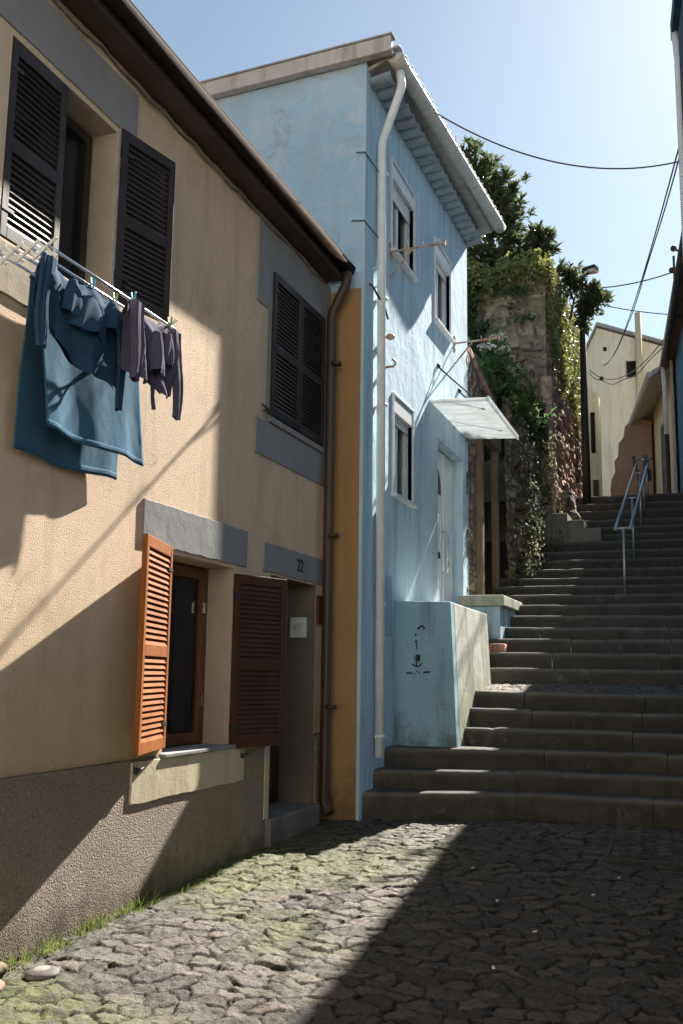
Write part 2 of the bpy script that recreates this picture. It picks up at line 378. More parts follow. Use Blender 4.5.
SC.view_settings.view_transform = 'Standard'; SC.view_settings.look = 'None'; SC.view_settings.exposure = 0; SC.view_settings.gamma = 1

# ------------------------------------------------------------------ ground
def gz(y): return -.06 + .036*y
def cobbles(x0, x1, y0, y1, res, cell, zf, hgt, seed):
    nx = int((x1-x0)/res)+1; ny = int((y1-y0)/res)+1
    X, Y = np.meshgrid(np.linspace(x0, x1, nx), np.linspace(y0, y1, ny))
    wx = X + .07*(fbm(X*5, Y*5, seed+1)-.5) + .03*(fbm(X*16, Y*16, seed+2)-.5)
    wy = Y + .07*(fbm(X*5+9, Y*5, seed+3)-.5) + .03*(fbm(X*16, Y*16+5, seed+4)-.5)
    px = wx/cell; py = wy/(cell*.78)
    ix = np.floor(px); iy = np.floor(py)
    f1 = np.full(X.shape, 9.); f2 = np.full(X.shape, 9.); cid = np.zeros(X.shape); tx = np.zeros(X.shape); ty = np.zeros(X.shape); hh = np.zeros(X.shape)
    for dx in (-2,-1,0,1,2):
        for dy in (-2,-1,0,1,2):
            cx = ix+dx; cy = iy+dy
            jx = cx + .5 + .95*(hash2(cx, cy, seed)-.5); jy = cy + .5 + .95*(hash2(cx, cy, seed+5)-.5)
            wgt = .75 + .5*hash2(cx, cy, seed+9)
            d = np.hypot(px-jx, py-jy)*wgt
            nw = d < f1
            f2 = np.where(nw, f1, np.minimum(f2, d)); 
            cid = np.where(nw, hash2(cx, cy, seed+7), cid); tx = np.where(nw, px-jx, tx); ty = np.where(nw, py-jy, ty); hh = np.where(nw, hash2(cx, cy, seed+8), hh)
            f1 = np.where(nw, d, f1)
    e = f2-f1
    top = np.clip(e/.11, 0, 1); top = 1-(1-top)**2.4
    th = cid*6.28
    z = hgt*(top - .75) + (.014*cell/.2)*(tx*np.cos(th)+ty*np.sin(th))*top + .012*(hh-.5)*top + .034*(fbm(X*12, Y*12, seed+20)-.5)*top + .016*(fbm(X*36, Y*36, seed+22)-.5) + .03*(fbm(X*1.1, Y*1.1, seed+21)-.5)
    Z = zf(X, Y) + z
    gap = np.clip(1.35-e/.085, 0, 1)
    moss = np.clip((fbm(X*1.3, Y*1.3, seed+30)-.30)*4.5, 0, 1) * np.clip((-1.3-X)/1.0, .06, 1) * np.clip((9.2-Y)/2.0, .12, 1)
    verts = np.stack([X, Y, Z], -1).reshape(-1, 3)
    a = (np.arange(ny-1)[:, None]*nx + np.arange(nx-1)[None]).reshape(-1)
    faces = np.stack([a, a+1, a+nx+1, a+nx], -1)
    me = bpy.data.meshes.new('cobbles'); me.from_pydata(verts.tolist(), [], faces.tolist()); me.polygons.foreach_set('use_smooth', [True]*len(faces))
    at = me.attributes.new('cob', 'FLOAT_COLOR', 'POINT')
    at.data.foreach_set('color', np.stack([cid, gap, moss, np.ones_like(gap)], -1).astype(np.float32).reshape(-1))
    me.materials.append(M['cobble']); me.update()
    return me
me = cobbles(-3.75, 1.2, 3.45, 9.8, .0105, .16, lambda X, Y: -.06+.036*Y, .022, 3)
structure(bpy.data.objects.new('cobbled_street', me)); COL.objects.link(bpy.data.objects['cobbled_street'])
dirt = plain('earth', (.10,.085,.065), .95, .1, 0, .3, .5, 3)
b = MB(); b.quad((-300,-300,-.6), (300,-300,-.6), (300,400,-.6), (-300,400,-.6)); structure(b.build('ground', dirt))
b = MB(); b.quad((-3.8,-12,-.52), (1.6,-12,-.52), (1.6,3.47,gz(3.47)-.02), (-3.8,3.47,gz(3.47)-.02)); structure(b.build('lower_street', M['cobble']))
b = MB(); b.sheet(lambda u, v: (-60+120*u, 20.25+150*v, 5.15 + min(150*v, 40)*.15), 4, 30, False); structure(b.build('upper_street', dirt))

# ------------------------------------------------------------------ stairs
ST = thing('stone_staircase', 'long worn granite staircase climbing between the houses with a cobbled landing', 'staircase', (-1.2, 9.6, .28))
tops = [.525,.70,.882,1.065,1.25,1.44,1.70,1.903,2.089,2.264,2.442,2.631,2.807,2.978,3.141,3.326,3.52,3.722,3.932,4.103,4.302,4.497,4.737,4.945,5.17]
ys = [9.62+.31*k for k in range(6)] + [12.45+.43*k for k in range(19)]
lefts = [-3.06]*3 + [-3.05]*3 + [-3.05]*7 + [-2.98]*12
def slab_block(b, x0, x1, y0, y1, z0, z1, seed, skew=0):
    """one worn stone slab: front and top sheets with an uneven rounded nosing"""
    nx = max(4, int((x1-x0)/.07))
    prof = [(0, z0), (0, z0+(z1-z0)*.5), (0, z1-.05), (.006, z1-.022), (.022, z1-.006), (.055, z1), (y1-y0, z1)]
    def fn(u, v):
        k = min(int(v*6+1e-6), 6); p = prof[k]; x = x0+(x1-x0)*u
        wob = .022*(fb(x*2.3, seed*3.7, 5, 4)-.47); wz = .022*(fb(x*1.9, seed*5.1, 9, 4)-.47)
        chip = max(0, fb(x*7, seed*2.9, 31, 3)-.58)*.12 if 2 <= k <= 5 else 0
        edge = .006*max(0, 1-min(u, 1-u)*nx)
        sk = -skew*max(0, min(1, (-1.6-x)/1.43))*(1 if k < 6 else 0)
        return (x, y0+p[0]+wob+chip*.6+edge+sk, p[1]+(wz if k else 0)-(chip*.5 if 3 <= k <= 5 else 0)-(edge if k > 2 else 0))
    b.sheet(fn, nx, 6, True)
    s0 = -skew*max(0, min(1, (-1.6-x0)/1.43))
    b.quad((x0, y0+.01+s0, z0), (x0, y0+.01+s0, z1-.02), (x0, y1, z1-.01), (x0, y1, z0))
    b.quad((x1, y0+.01, z0), (x1, y1, z0), (x1, y1, z1-.01), (x1, y0+.01, z1-.02))
for k, (y, z) in enumerate(zip(ys, tops)):
    b = MB(); z0 = (.15 if k == 0 else tops[k-1]-.08); y1 = (ys[k+1] if k+1 < len(ys) else y+.8)+.03
    if k == 5: y1 = y+.34
    x = lefts[k]; random.seed(k+40)
    while x < 1.25:
        x2 = min(x+random.uniform(.95, 1.9), 1.3)
        if x2 > .95: x2 = 1.3
        slab_block(b, x+.003, x2-.003, y+random.uniform(-.006, .006), y1, z0, z+random.uniform(-.005, .005), k*13+x, (.50, .46, .40)[k] if k < 3 else 0)
        x = x2
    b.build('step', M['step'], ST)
random.seed(5)
me = cobbles(-3.05, 1.3, 11.25, 12.47, .018, .17, lambda X, Y: 1.415+(Y-11.25)*.085, .022, 8)
lob = bpy.data.objects.new('landing', me); COL.objects.link(lob); me.transform(Matrix.Translation(-V(ST.location))); lob.parent = ST
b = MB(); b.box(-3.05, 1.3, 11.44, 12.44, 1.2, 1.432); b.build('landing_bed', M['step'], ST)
random.seed(17)

# low stepped side flight on the left
SS = thing('side_steps', 'short stepped stone block climbing left to the red ruin wall', 'steps', (-2.1, 18.1, 3.9))
for x0, x1, z in ((-2.95,-2.40,4.62),(-2.40,-2.12,4.46),(-2.12,-1.84,4.33),(-1.84,-1.55,4.18)):
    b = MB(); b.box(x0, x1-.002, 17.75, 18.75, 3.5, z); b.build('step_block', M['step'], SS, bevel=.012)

# ------------------------------------------------------------------ generic helpers for houses
def wall_grid(b, X, y0, y1, z0, z1, holes, depth, face=+1, ztop=None):
    """street wall in the plane x=X with rectangular openings (ya,yb,za,zb) and reveals"""
    Ys = sorted({y0, y1, *[h[0] for h in holes], *[h[1] for h in holes]}); Zs = sorted({z0, z1, *[h[2] for h in holes], *[h[3] for h in holes]})
    Ys = [y for y in Ys if y0 <= y <= y1]; Zs = [z for z in Zs if z0 <= z <= z1]
    for i in range(len(Ys)-1):
        for j in range(len(Zs)-1):
            ym = (Ys[i]+Ys[i+1])/2; zm = (Zs[j]+Zs[j+1])/2
            if any(h[0] < ym < h[1] and h[2] < zm < h[3] for h in holes): continue
            b.quad((X,Ys[i],Zs[j]), (X,Ys[i+1],Zs[j]), (X,Ys[i+1],Zs[j+1]), (X,Ys[i],Zs[j+1]))
def reveal(b, X, h, d):
    ya, yb, za, zb = h; xi = X-d
    b.quad((X,ya,za), (X,ya,zb), (xi,ya,zb), (xi,ya,za)); b.quad((X,yb,za), (xi,yb,za), (xi,yb,zb), (X,yb,zb))
    b.quad((X,ya,zb), (X,yb,zb), (xi,yb,zb), (xi,ya,zb)); b.quad((X,ya,za), (xi,ya,za), (xi,yb,za), (X,yb,za))

def shutter(parent, hinge, end, z0, z1, mat, name='shutter', label=None, flip=1, nsl=17):
    """louvred shutter leaf between two plan points; louvres slope down towards the side flip"""
    h = V((*hinge, 0)); e = V((*end, 0)); d = (e-h); wdt = d.length; d.normalize(); nrm = V((d.y, -d.x, 0))*flip
    T = .017; stile = .055; rail = .075; zm = z0+(z1-z0)*.47
    up = V((0,0,1))
    def P(s, z, t=0): return h + d*s + up*z + nrm*t
    b = MB()
    for s in (stile/2, wdt-stile/2): b.obox(P(s, (z0+z1)/2), d*stile/2, nrm*T, up*(z1-z0)/2)
    for z, r in ((z0+rail/2, rail), (z1-rail/2, rail), (zm, rail)): b.obox(P(wdt/2, z), d*(wdt/2-stile-.0005), nrm*(T-.001), up*r/2)
    o = b.build(name, mat, parent, label, bevel=.004)
    s = MB()
    for za, zb in ((z0+rail, zm-rail/2), (zm+rail/2, z1-rail)):
        n = max(6, int((zb-za)/.036)); 
        for i in range(n):
            z = za + (zb-za)*(i+.5)/n; tl = (nrm*.0105 - up*.022) 
            ax = tl.normalized(); th = d.cross(ax).normalized()
            s.obox(P(wdt/2, z), d*(wdt/2-stile+.004), ax*.0235, th*.0042)
    s.build('louvre_panel', mat, o)
    for z in (z0+.16, z1-.16):
        q = MB(); q.tube([P(-.004, z-.035, -.0), P(-.004, z+.035, -.0)], .008, 6); q.obox(P(.05, z), d*.05, nrm*(T+.003), up*.011); q.build('hinge', M['iron'], o)
    return o

def downpipe(parent, pts, r, mat, brackets=(), name='downpipe', bm=None):
    P = [V(p) for p in pts]; out = [P[0]]
    for i in range(1, len(P)-1):
        a, c, e = P[i-1], P[i], P[i+1]; l = min((c-a).length, (e-c).length, .12)*.5
        p1 = c+(a-c).normalized()*l; p2 = c+(e-c).normalized()*l
        for t in (0,.25,.5,.75,1): out.append(p1*(1-t)**2 + c*2*t*(1-t) + p2*t*t)
    out.append(P[-1])
    b = MB(); b.tube(out, r, 14); o = b.build(name, mat, parent)
    for z in brackets:
        x, y = P[-1].x, P[-1].y
        q = MB(); q.tube([(x, y, z-.018), (x, y, z+.018)], r+.007, 14); q.tube([(x, y, z), (x-.12, y+.03, z)], .008, 6); q.build('pipe_bracket', bm or mat, o)
    return o

# ------------------------------------------------------------------ beige house (left foreground)
LX = -3.4
BH = thing('beige_house', 'beige roughcast house with louvred shutters, pebble-dash plinth and laundry outside', 'house', (LX, 6, 0))
w1 = (6.02, 7.02, 1.04, 2.40); dr = (7.75, 8.80, .42, 2.42); w2 = (4.07, 5.12, 3.86, 5.02); w3 = (7.6, 8.85, 3.77, 5.07)
b = MB(); wall_grid(b, LX, -4, 9.16, 1.05, 5.6, [w1, dr, w2, w3], .2)
b.quad((LX,-4,1.05), (LX,-4,5.6), (-9,-4,5.6), (-9,-4,1.05)); b.quad((-9,-4,0), (-9,-4,5.6), (-9,9.3,5.6), (-9,9.3,0))
b.build('wall', M['ochre'], BH)
b = MB()
PX = LX+.022
wall_grid(b, PX, -4, 9.16, -.3, 1.045, [(7.70, 8.84, -.3, 1.05)], .2)
b.quad((PX,-4,1.045), (PX,7.70,1.045), (LX-.05,7.70,1.05), (LX-.05,-4,1.05)); b.quad((PX,7.70,-.3), (LX-.3,7.70,-.3), (LX-.3,7.70,1.045), (PX,7.70,1.045))
b.build('plinth', M['plinth'], BH)
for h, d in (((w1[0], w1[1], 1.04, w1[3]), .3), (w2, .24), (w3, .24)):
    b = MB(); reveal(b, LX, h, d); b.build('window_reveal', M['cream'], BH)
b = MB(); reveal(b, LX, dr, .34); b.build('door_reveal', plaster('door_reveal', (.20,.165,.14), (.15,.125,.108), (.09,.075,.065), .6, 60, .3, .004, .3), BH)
b = MB(); b.box(-8.9, LX-.35, -3.9, 9.2, .1, 5.5); 
b.f = [tuple(reversed(f)) for f in b.f]; b.build('interior', M['dark'], BH)
# grey bands, proud of the wall
def band(name, rects, x=LX, proud=.014, mat='grey', parent=None, bev=.004):
    """painted cement band with slightly uneven edges"""
    b = MB()
    for ya, yb, za, zb in rects:
        P = []
        def edge(p, q):
            L = math.hypot(q[0]-p[0], q[1]-p[1]); n = max(1, int(L/.045))
            for k in range(n):
                t = k/n; y = p[0]+(q[0]-p[0])*t; z = p[1]+(q[1]-p[1])*t; jt = .0 if k == 0 else 1
                P.append((x-.03, y+jt*.008*(fb(z*19, y*7, 4)-.5)*2, z+jt*.010*(fb(y*15, z*9, 8)-.5)*2))
        edge((ya, za), (yb, za)); edge((yb, za), (yb, zb)); edge((yb, zb), (ya, zb)); edge((ya, zb), (ya, za))
        b.prism(P, (.03+proud, 0, 0))
    return b.build(name, M[mat], parent or BH, bevel=bev)
band('window_lintel', [(5.64, 7.24, 2.43, 2.72)]); band('door_lintel', [(7.57, 9.08, 2.44, 2.68)])
band('window_surround', [(7.30, 9.08, 4.70, 5.46)] ); 
b = MB(); b.box(LX-.03, LX+.0135, 7.52, 7.6, 3.70, 4.70); b.box(LX-.03, LX+.0135, 8.86, 9.07, 3.70, 4.70); b.box(LX-.03, LX+.014, 7.34, 9.08, 3.40, 3.70); b.box(LX-.03, LX+.03, 7.58, 8.88, 3.715, 3.765); b.build('window_surround', M['grey'], BH)
# cut the far surround's top band around the shutters with the shutters standing proud
band('window_surround', [(3.6, 5.33, 5.06, 5.40), (5.135, 5.155, 3.9, 5.06)])
band('window_surround', [(3.6, 5.20, 3.56, 3.84)], mat='cream')
band('sill_panel', [(5.60, 7.25, .78, 1.035)], proud=.034, mat='sillpanel')
b = MB(); b.box(LX-.3, LX+.05, 5.98, 7.06, 1.036, 1.062); b.build('window_sill', M['grey'], BH, bevel=.005)
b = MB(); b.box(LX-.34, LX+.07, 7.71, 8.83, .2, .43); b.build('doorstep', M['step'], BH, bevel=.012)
b = MB(); b.box(LX-.02, LX+.03, 7.66, 7.75, .43, 1.04); b.build('door_surround', M['sillpanel'], BH, bevel=.004)
b = MB(); b.box(LX-.02, LX+.024, 8.84, 8.955, .2, 1.04); b.build('plinth_end', M['plinth'], BH)
# lower window: frame, panes
def casement(parent, X, h, mat, bars=1, fr=.055, name='window', glass='glass', sash=True):
    ya, yb, za, zb = h; b = MB(); T = .03
    b.box(X-T, X+T, ya, ya+fr, za, zb); b.box(X-T, X+T, yb-fr, yb, za, zb); b.box(X-T, X+T, ya+fr, yb-fr, za, za+fr); b.box(X-T, X+T, ya+fr, yb-fr, zb-fr, zb)
    for i in range(bars):
        y = ya+(yb-ya)*(i+1)/(bars+1); b.box(X-T+.004, X+T-.004, y-.03, y+.03, za+fr, zb-fr)
    o = b.build(name, mat, parent, bevel=.004)
    g = MB(); g.quad((X-.006, ya+.02, za+.02), (X-.006, yb-.02, za+.02), (X-.006, yb-.02, zb-.02), (X-.006, ya+.02, zb-.02)); g.build('pane', M[glass], o)
    return o
W = casement(BH, LX-.24, (6.03, 7.01, 1.07, 2.39), M['frame_brown'], 0, .085)
for z in (1.35, 2.05):
    b = MB(); b.box(LX-.215, LX-.19, 6.93, 6.945, z, z+.08); b.build('hinge', M['chrome'], W)
casement(BH, LX-.2, (4.09, 5.10, 3.88, 5.0), M['shutter_dark'], 1, .06)
b = MB(); b.sheet(lambda u, v: (LX-.27+.02*math.sin(u*40), 4.12+u*.95, 3.9+1.1*v), 50, 2); b.build('curtain', plain('dim_curtain', (.06,.055,.06), .9), BH)
casement(BH, LX-.2, (7.62, 8.83, 3.8, 5.05), M['shutter_dark'], 1, .06)
# shutters
def stay(parent, y, z, dy=-.12):
    b = MB(); b.tube([(LX, y, z), (LX+.06, y, z), (LX+.07, y+dy*.3, z-.01), (LX+.07, y+dy, z)], .008, 6); b.ball((LX+.05, y, z-.02), .018); b.build('shutter_stay', M['iron'], parent)
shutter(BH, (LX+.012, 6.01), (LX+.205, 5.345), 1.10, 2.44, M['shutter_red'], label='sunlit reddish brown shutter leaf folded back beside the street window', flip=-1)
shutter(BH, (LX+.012, 7.03), (LX+.205, 7.59), 1.03, 2.36, M['shutter_shaded'], label='brown shutter leaf with shade in its colour, swung out towards the doorway', flip=1)
shutter(BH, (LX-.015, 4.075), (LX-.015, 4.585), 3.87, 5.01, M['shutter_dark'], label='closed black shutter leaf of the upper window with the laundry', flip=1)
shutter(BH, (LX+.012, 5.15), (LX+.115, 5.65), 3.90, 5.06, M['shutter_dark'], label='open black shutter leaf beside the laundry window', flip=1)
shutter(BH, (LX+.022, 7.605), (LX+.022, 8.222), 3.775, 5.065, M['shutter_dark'], flip=1); shutter(BH, (LX+.022, 8.228), (LX+.022, 8.845), 3.775, 5.065, M['shutter_dark'], flip=1)
stay(BH, 7.5, 3.79, -.18); stay(BH, 5.62, 1.0, .05); stay(BH, 7.18, .985, .05)
# door
D = MB(); dx = LX-.33
D.box(dx-.03, dx, 7.76, 8.79, .43, 2.41)
for y0 in (7.81, 8.31):
    for z0, z1 in ((.55, 1.05), (1.13, 1.75), (1.83, 2.33)): D.box(dx, dx+.02, y0, y0+.43, z0, z1)
d_ = D.build('door', M['door_wood'], BH, bevel=.008)
b = MB(); b.tube([(dx, 8.72, 1.45), (dx+.06, 8.72, 1.45), (dx+.06, 8.62, 1.45)], .01, 8); b.build('handle', M['chrome'], d_)
b = MB(); b.box(LX-.235, LX-.075, 8.75, 8.798, 1.93, 2.12); mb_ = b.build('meter_box', M['frame_white'], BH, bevel=.008)
b = MB(); b.box(LX-.20, LX-.11, 8.742, 8.752, 2.0, 2.06); b.build('meter_window', M['plastic_cream'], mb_)
b = MB(); b.box(LX-.01, LX+.028, 8.82, 8.94, 2.06, 2.33); pq = b.build('plaque', plain('red_plaque', (.13,.035,.02), .5), BH, bevel=.005)
# digits 22
def text(body, size, mat, parent, loc, rot, ext=.004, name='lettering'):
    cu = bpy.data.curves.new(name, 'FONT'); cu.body = body; cu.size = size; cu.extrude = ext; cu.align_x = 'CENTER'
    to = bpy.data.objects.new('tmp_text', cu); COL.objects.link(to); dg = bpy.context.evaluated_depsgraph_get(); dg.update()
    me = bpy.data.meshes.new_from_object(to.evaluated_get(dg)); bpy.data.objects.remove(to)
    o = bpy.data.objects.new(name, me); COL.objects.link(o); me.materials.clear(); me.materials.append(mat)
    me.transform(Matrix.Translation(V(loc)-V(parent.location)) @ rot.to_4x4()); o.parent = parent; return o
ROTX = Matrix(((0,0,1),(1,0,0),(0,1,0)))      # text on a wall facing +X
text('22', .16, M['iron'], BH, (LX+.017, 8.36, 2.51), ROTX, .004, 'house_number')
# eave: soffit, fascia, gutter, roof
b = MB(); b.box(LX-.02, LX+.19, -4, 8.96, 5.49, 5.52); b.build('soffit', M['brown_wood'], BH)
b = MB(); b.box(LX+.17, LX+.193, -4, 8.96, 5.485, 5.62); b.build('fascia', M['brown_wood'], BH, bevel=.004)
b = MB()
def gut(u, v):
    a = math.pi*(1.0+u*1.0); return (LX+.25+.055*math.cos(a), -4+12.95*v, 5.60+.075*math.sin(a))
b.sheet(gut, 12, 2); g = b.build('gutter', M['gutter_brown'], BH, solid=.008)
b = MB(); b.tube([(LX+.304, -4, 5.602), (LX+.304, 8.95, 5.602)], .009, 8); b.build('gutter_lip', M['gutter_brown'], g)
for y in np.arange(.5, 8.9, .9):
    b = MB(); b.box(LX+.2, LX+.305, y, y+.02, 5.596, 5.603); b.build('gutter_strap', M['gutter_brown'], g)
b = MB(); b.prism([(LX+.24,-4,5.60), (-9.2,-4,6.9), (-9.2,-4,6.96), (LX+.24,-4,5.63)], (0,12.95,0)); b.build('roof', M['tile'], BH)
downpipe(BH, [(LX+.25, 8.86, 5.53), (LX+.25, 8.86, 5.42), (LX+.09, 8.88, 5.12), (LX+.09, 8.88, .42), (LX+.15, 8.86, .34)], .048, M['brown_pipe'], (4.6, 2.9, 1.3))
b = MB(); pts = []
for i in range(60):
    y = -3+11.9*i/59; pts.append((LX+.02+.012*math.sin(i*1.7), y, 5.455+.025*math.sin(i*2.3)*math.sin(i*.7)))
b.tube(pts, .011, 6); pts2 = [(p[0]+.012, p[1], p[2]-.018+.012*math.sin(k*1.3)) for k, p in enumerate(pts)]; b.tube(pts2, .007, 6); b.build('eave_cable', plain('grey_cable', (.22,.2,.18), .8), BH)

# ------------------------------------------------------------------ blue house
BX = -3.06; BY0 = 9.14; BY1 = 13.95
BL = thing('blue_house', 'pale blue plastered two storey house with white downpipe, canopy over its door and weathered gutter', 'house', (BX, 11.6, .5))
u1 = (10.06, 10.97, 6.27, 7.30); u2 = (12.0, 12.83, 6.13, 7.20); lw = (10.16, 10.93, 3.53, 4.60); bd = (12.16, 13.60, 2.3, 4.60)
b = MB(); wall_grid(b, BX, BY0, BY1, .2, 7.95, [u1, u2, lw, bd], .2)
b.quad((BX,BY1,.2), (-9,BY1,.2), (-9,BY1,7.95), (BX,BY1,7.95)); b.build('wall', M['blue'], BL)
b = MB()
def gab(u, v): 
    x = -9+(BX+9)*u; z = 5.45+2.52*v
    return (x-(.0 if u < 1 else .0), BY0+.03*(fb(x*1.3, z*1.3, 3)-.5), z)
b.sheet(gab, 60, 30, True); b.build('gable_wall', peeling_gable(), BL)
b = MB(); b.box(LX-.05, BX-.03, BY0-.004, BY0+.1, .2, 5.47); b.build('ochre_pier', M['orange'], BL)
b = MB(); b.box(BX-.035, BX+.004, BY0-.003, BY0+.12, .2, 5.6); b.build('corner_strip', M['blue'], BL)
for h, d in ((u1, .16), (u2, .16), (lw, .16), (bd, .32)):
    b = MB(); reveal(b, BX, h, d); b.build('opening_reveal', M['blue'], BL)
b = MB(); b.box(-8.9, BX-.37, BY0+.1, BY1-.1, .3, 7.9); b.f = [tuple(reversed(f)) for f in b.f]; b.build('interior', M['dark'], BL)
def blue_window(h, roll):
    ya, yb, za, zb = h
    o = casement(BL, BX-.09, (ya+.01, yb-.01, za+.01, zb-.01), M['frame_white'], 1, .05)
    q = MB(); q.sheet(lambda u, v: (BX-.19+.014*math.sin(u*46+v), ya+.03+(yb-ya-.06)*u, za+.03+(zb-za-.2)*v), 60, 2); q.build('curtain', M['net'], o)
    s = MB(); n = max(2, int(roll/.045)); zt = zb-.03
    s.box(BX-.12, BX+.012, ya, yb, zb-.16, zb-.012)
    for i in range(n):
        z = zb-.17-.045*i; s.box(BX-.055, BX-.035, ya+.03, yb-.03, z-.04, z)
    s.build('roller_shutter', M['frame_white'], o, bevel=.004)
    t = MB(); P = .022
    t.box(BX-.05, BX+P, ya-.03, ya, za, zb+.02); t.box(BX-.05, BX+P, yb, yb+.03, za, zb+.02); t.box(BX-.05, BX+P+.003, ya-.03, yb+.03, zb+.021, zb+.05); t.build('window_trim', M['frame_white'], o, bevel=.004)
    t = MB(); t.box(BX-.12, BX+.065, ya-.05, yb+.05, za-.04, za-.003); t.build('sill', M['frame_white'], o, bevel=.006)
    return o
blue_window(u1, .2); blue_window(u2, .06); blue_window(lw, .1)
# door
X = BX-.16
D = MB(); D.box(X-.03, X+.012, 12.18, 13.58, 2.3, 4.58); 
for i in range(7): D.box(X+.012, X+.022, 12.34+.088*i, 12.40+.088*i, 2.45, 3.72)
D.box(X+.012, X+.02, 12.3, 12.98, 3.80, 3.90)
for ya in (12.19, 13.0): D.box(X+.012, X+.03, ya, ya+.07, 2.3, 4.57)
for i in range(6): D.box(X+.012, X+.02, 13.12+.07*i, 13.16+.07*i, 2.45, 4.4)
dd = D.build('door', M['blue_door'], BL, bevel=.005)
for k in range(2):
    g = MB(); base = [(X+.024, 12.64+(.03 if k else -.03), 3.98)]
    for i in range(9):
        a = math.pi/2*i/8; base.append((X+.024, 12.64+(1 if k else -1)*(.03+.21*math.cos(a)), 3.98+.34*math.sin(a)))
    g.prism(base, (-.008,0,0)); g.build('fanlight', M['glass'], dd)
b = MB(); b.box(X+.012, X+.035, 12.45, 12.80, 3.12, 3.2); b.build('mail_slot', M['iron'], dd, bevel=.004)
b = MB(); b.tube([(X, 12.98, 2.95), (X+.09, 12.98, 2.95), (X+.09, 12.98, 3.5), (X, 12.98, 3.5)], .016, 8); b.build('handle', M['chrome'], dd)
# canopy
b = MB(); b.prism([(BX, 11.78, 4.985), (BX+.72, 11.78, 4.955), (BX+.72, 11.78, 4.947), (BX, 11.78, 4.977)], (0, 2.12, 0)); 
cn = b.build('canopy', M['canopy'], BL, bevel=.006)
b = MB(); b.prism([(BX+.72, 11.76, 4.99), (BX+.74, 11.76, 4.99), (BX+.74, 11.76, 4.925), (BX+.72, 11.76, 4.925)], (0, 2.16, 0)); b.prism([(BX, 11.755, 5.0), (BX+.72, 11.755, 4.97), (BX+.72, 11.755, 4.93), (BX, 11.755, 4.95)], (0, .022, 0)); b.build('canopy_edge', M['canopy'], cn)
for y in (12.25, 13.45):
    b = MB(); b.tube([(BX, y-.1, 5.55), (BX+.58, y, 4.99)], .011, 6); b.ball((BX+.58, y, 4.985), .03); b.ball((BX+.01, y-.1, 5.55), .035); b.build('canopy_rod', M['iron'], cn)
# laundry brackets
def rack(y, z):
    b = MB(); b.tube([(BX, y, z), (BX+.62, y+.03, z+.03)], .013, 8)
    for s in (.2, .38, .56): b.tube([(BX+s, y, z+.01), (BX+s, y, z+.075)], .009, 6)
    b.tube([(BX, y, z-.30), (BX+.25, y, z-.01)], .012, 6); b.box(BX-.002, BX+.012, y-.04, y+.04, z-.1, z+.1); b.box(BX+.6, BX+.625, y+.01, y+.05, z, z+.06)
    b.build('line_bracket', M['rust'], BL, bevel=.003)
rack(10.02, 6.22); rack(13.12, 6.17)
b = MB(); b.ball((BX+.06, 9.86, 5.18), (.05,.05,.035)); b.tube([(BX, 9.86, 5.18), (BX+.06, 9.86, 5.18)], .012, 6); b.tube([(BX, 9.9, 4.86), (BX+.08, 9.9, 4.86), (BX+.1, 9.95, 4.92), (BX+.05, 9.98, 4.97)], .014, 6); b.build('line_hook', M['rust'], BL)
# cornice: row of blue half-round eave tiles, board, roof sheet edge, gutter
def gpt(t): return V((-2.78+.21*t, 9.2+4.85*t, 8.0+.2*t))
c = MB()
for i in range(21):
    t = (i+.5)/21; g0 = gpt(t)
    def barrel(u, v, t=t, g0=g0):
        a = math.pi*u; wv = .105*(1-.22*v)
        return (BX-.02+.26*(1-v)+.0, g0.y+wv*math.cos(a)*1.05, 7.82+.2*t+.05*(1-v)*0-.055*math.sin(a)*(-1)*-1+.03*(1-v))
    c.sheet(barrel, 8, 3)
c.build('eave_tiles', plaster('eave_grey_blue', (.34,.43,.50), (.25,.32,.38), (.13,.16,.18), .9, 30, .3, .005, .4), BL, solid=.018)
c = MB(); c.prism([(BX-.1, BY0-.1, 7.93), (-2.72, BY0-.1, 8.01), (-2.72, BY0-.1, 8.05), (BX-.1, BY0-.1, 7.97)], (0, .001, 0)); 
a0, a1 = gpt(0), gpt(1)
c = MB(); c.add([(BX-.1, 9.2, 7.86), (a0.x+.02, a0.y, 8.02), (a1.x+.02, a1.y, 8.22), (BX-.1, 14.05, 8.06), (BX-.1, 9.2, 7.9), (a0.x+.02, a0.y, 8.06), (a1.x+.02, a1.y, 8.26), (BX-.1, 14.05, 8.10)],
    [(0,3,2,1),(4,5,6,7),(0,1,5,4),(1,2,6,5),(2,3,7,6),(3,0,4,7)]); c.build('soffit', M['tile_grey'], BL)
rt = MB()
for i in range(25):
    t = (i+.5)/25; g0 = gpt(t)
    def rtile(u, v, g0=g0, t=t):
        a = math.pi*u; return (g0.x+.05-(2.2*v), g0.y+.11*math.cos(a), g0.z+.09+.06*math.sin(a)+.02*v)
    rt.sheet(rtile, 8, 1)
rt.build('roof_tiles', M['tile_grey'], BL, solid=.014)
b = MB(); b.prism([(-2.78, 9.14, 8.00), (-9.2, 9.14, 7.7), (-9.2, 9.14, 7.76), (-2.78, 9.14, 8.06)], (.1, 4.85, .14)); b.build('roof', M['tile_grey'], BL)
b = MB()
def gut2(u, v):
    p = gpt(v); a = math.pi*(1.02+.96*u); return (p.x+.085*math.cos(a), p.y, p.z+.04+.095*math.sin(a))
b.sheet(gut2, 12, 24); bg_ = b.build('gutter', M['white_old'], BL, solid=.01)
for t in (0, 1):
    p = gpt(t); q = MB(); poly = [(p.x+.085*math.cos(math.pi*(1+i/10)), p.y, p.z+.04+.095*math.sin(math.pi*(1+i/10))) for i in range(11)]; q.prism(poly, (0, .012, 0)); q.build('gutter_end', M['white_old'], bg_)
q = MB()
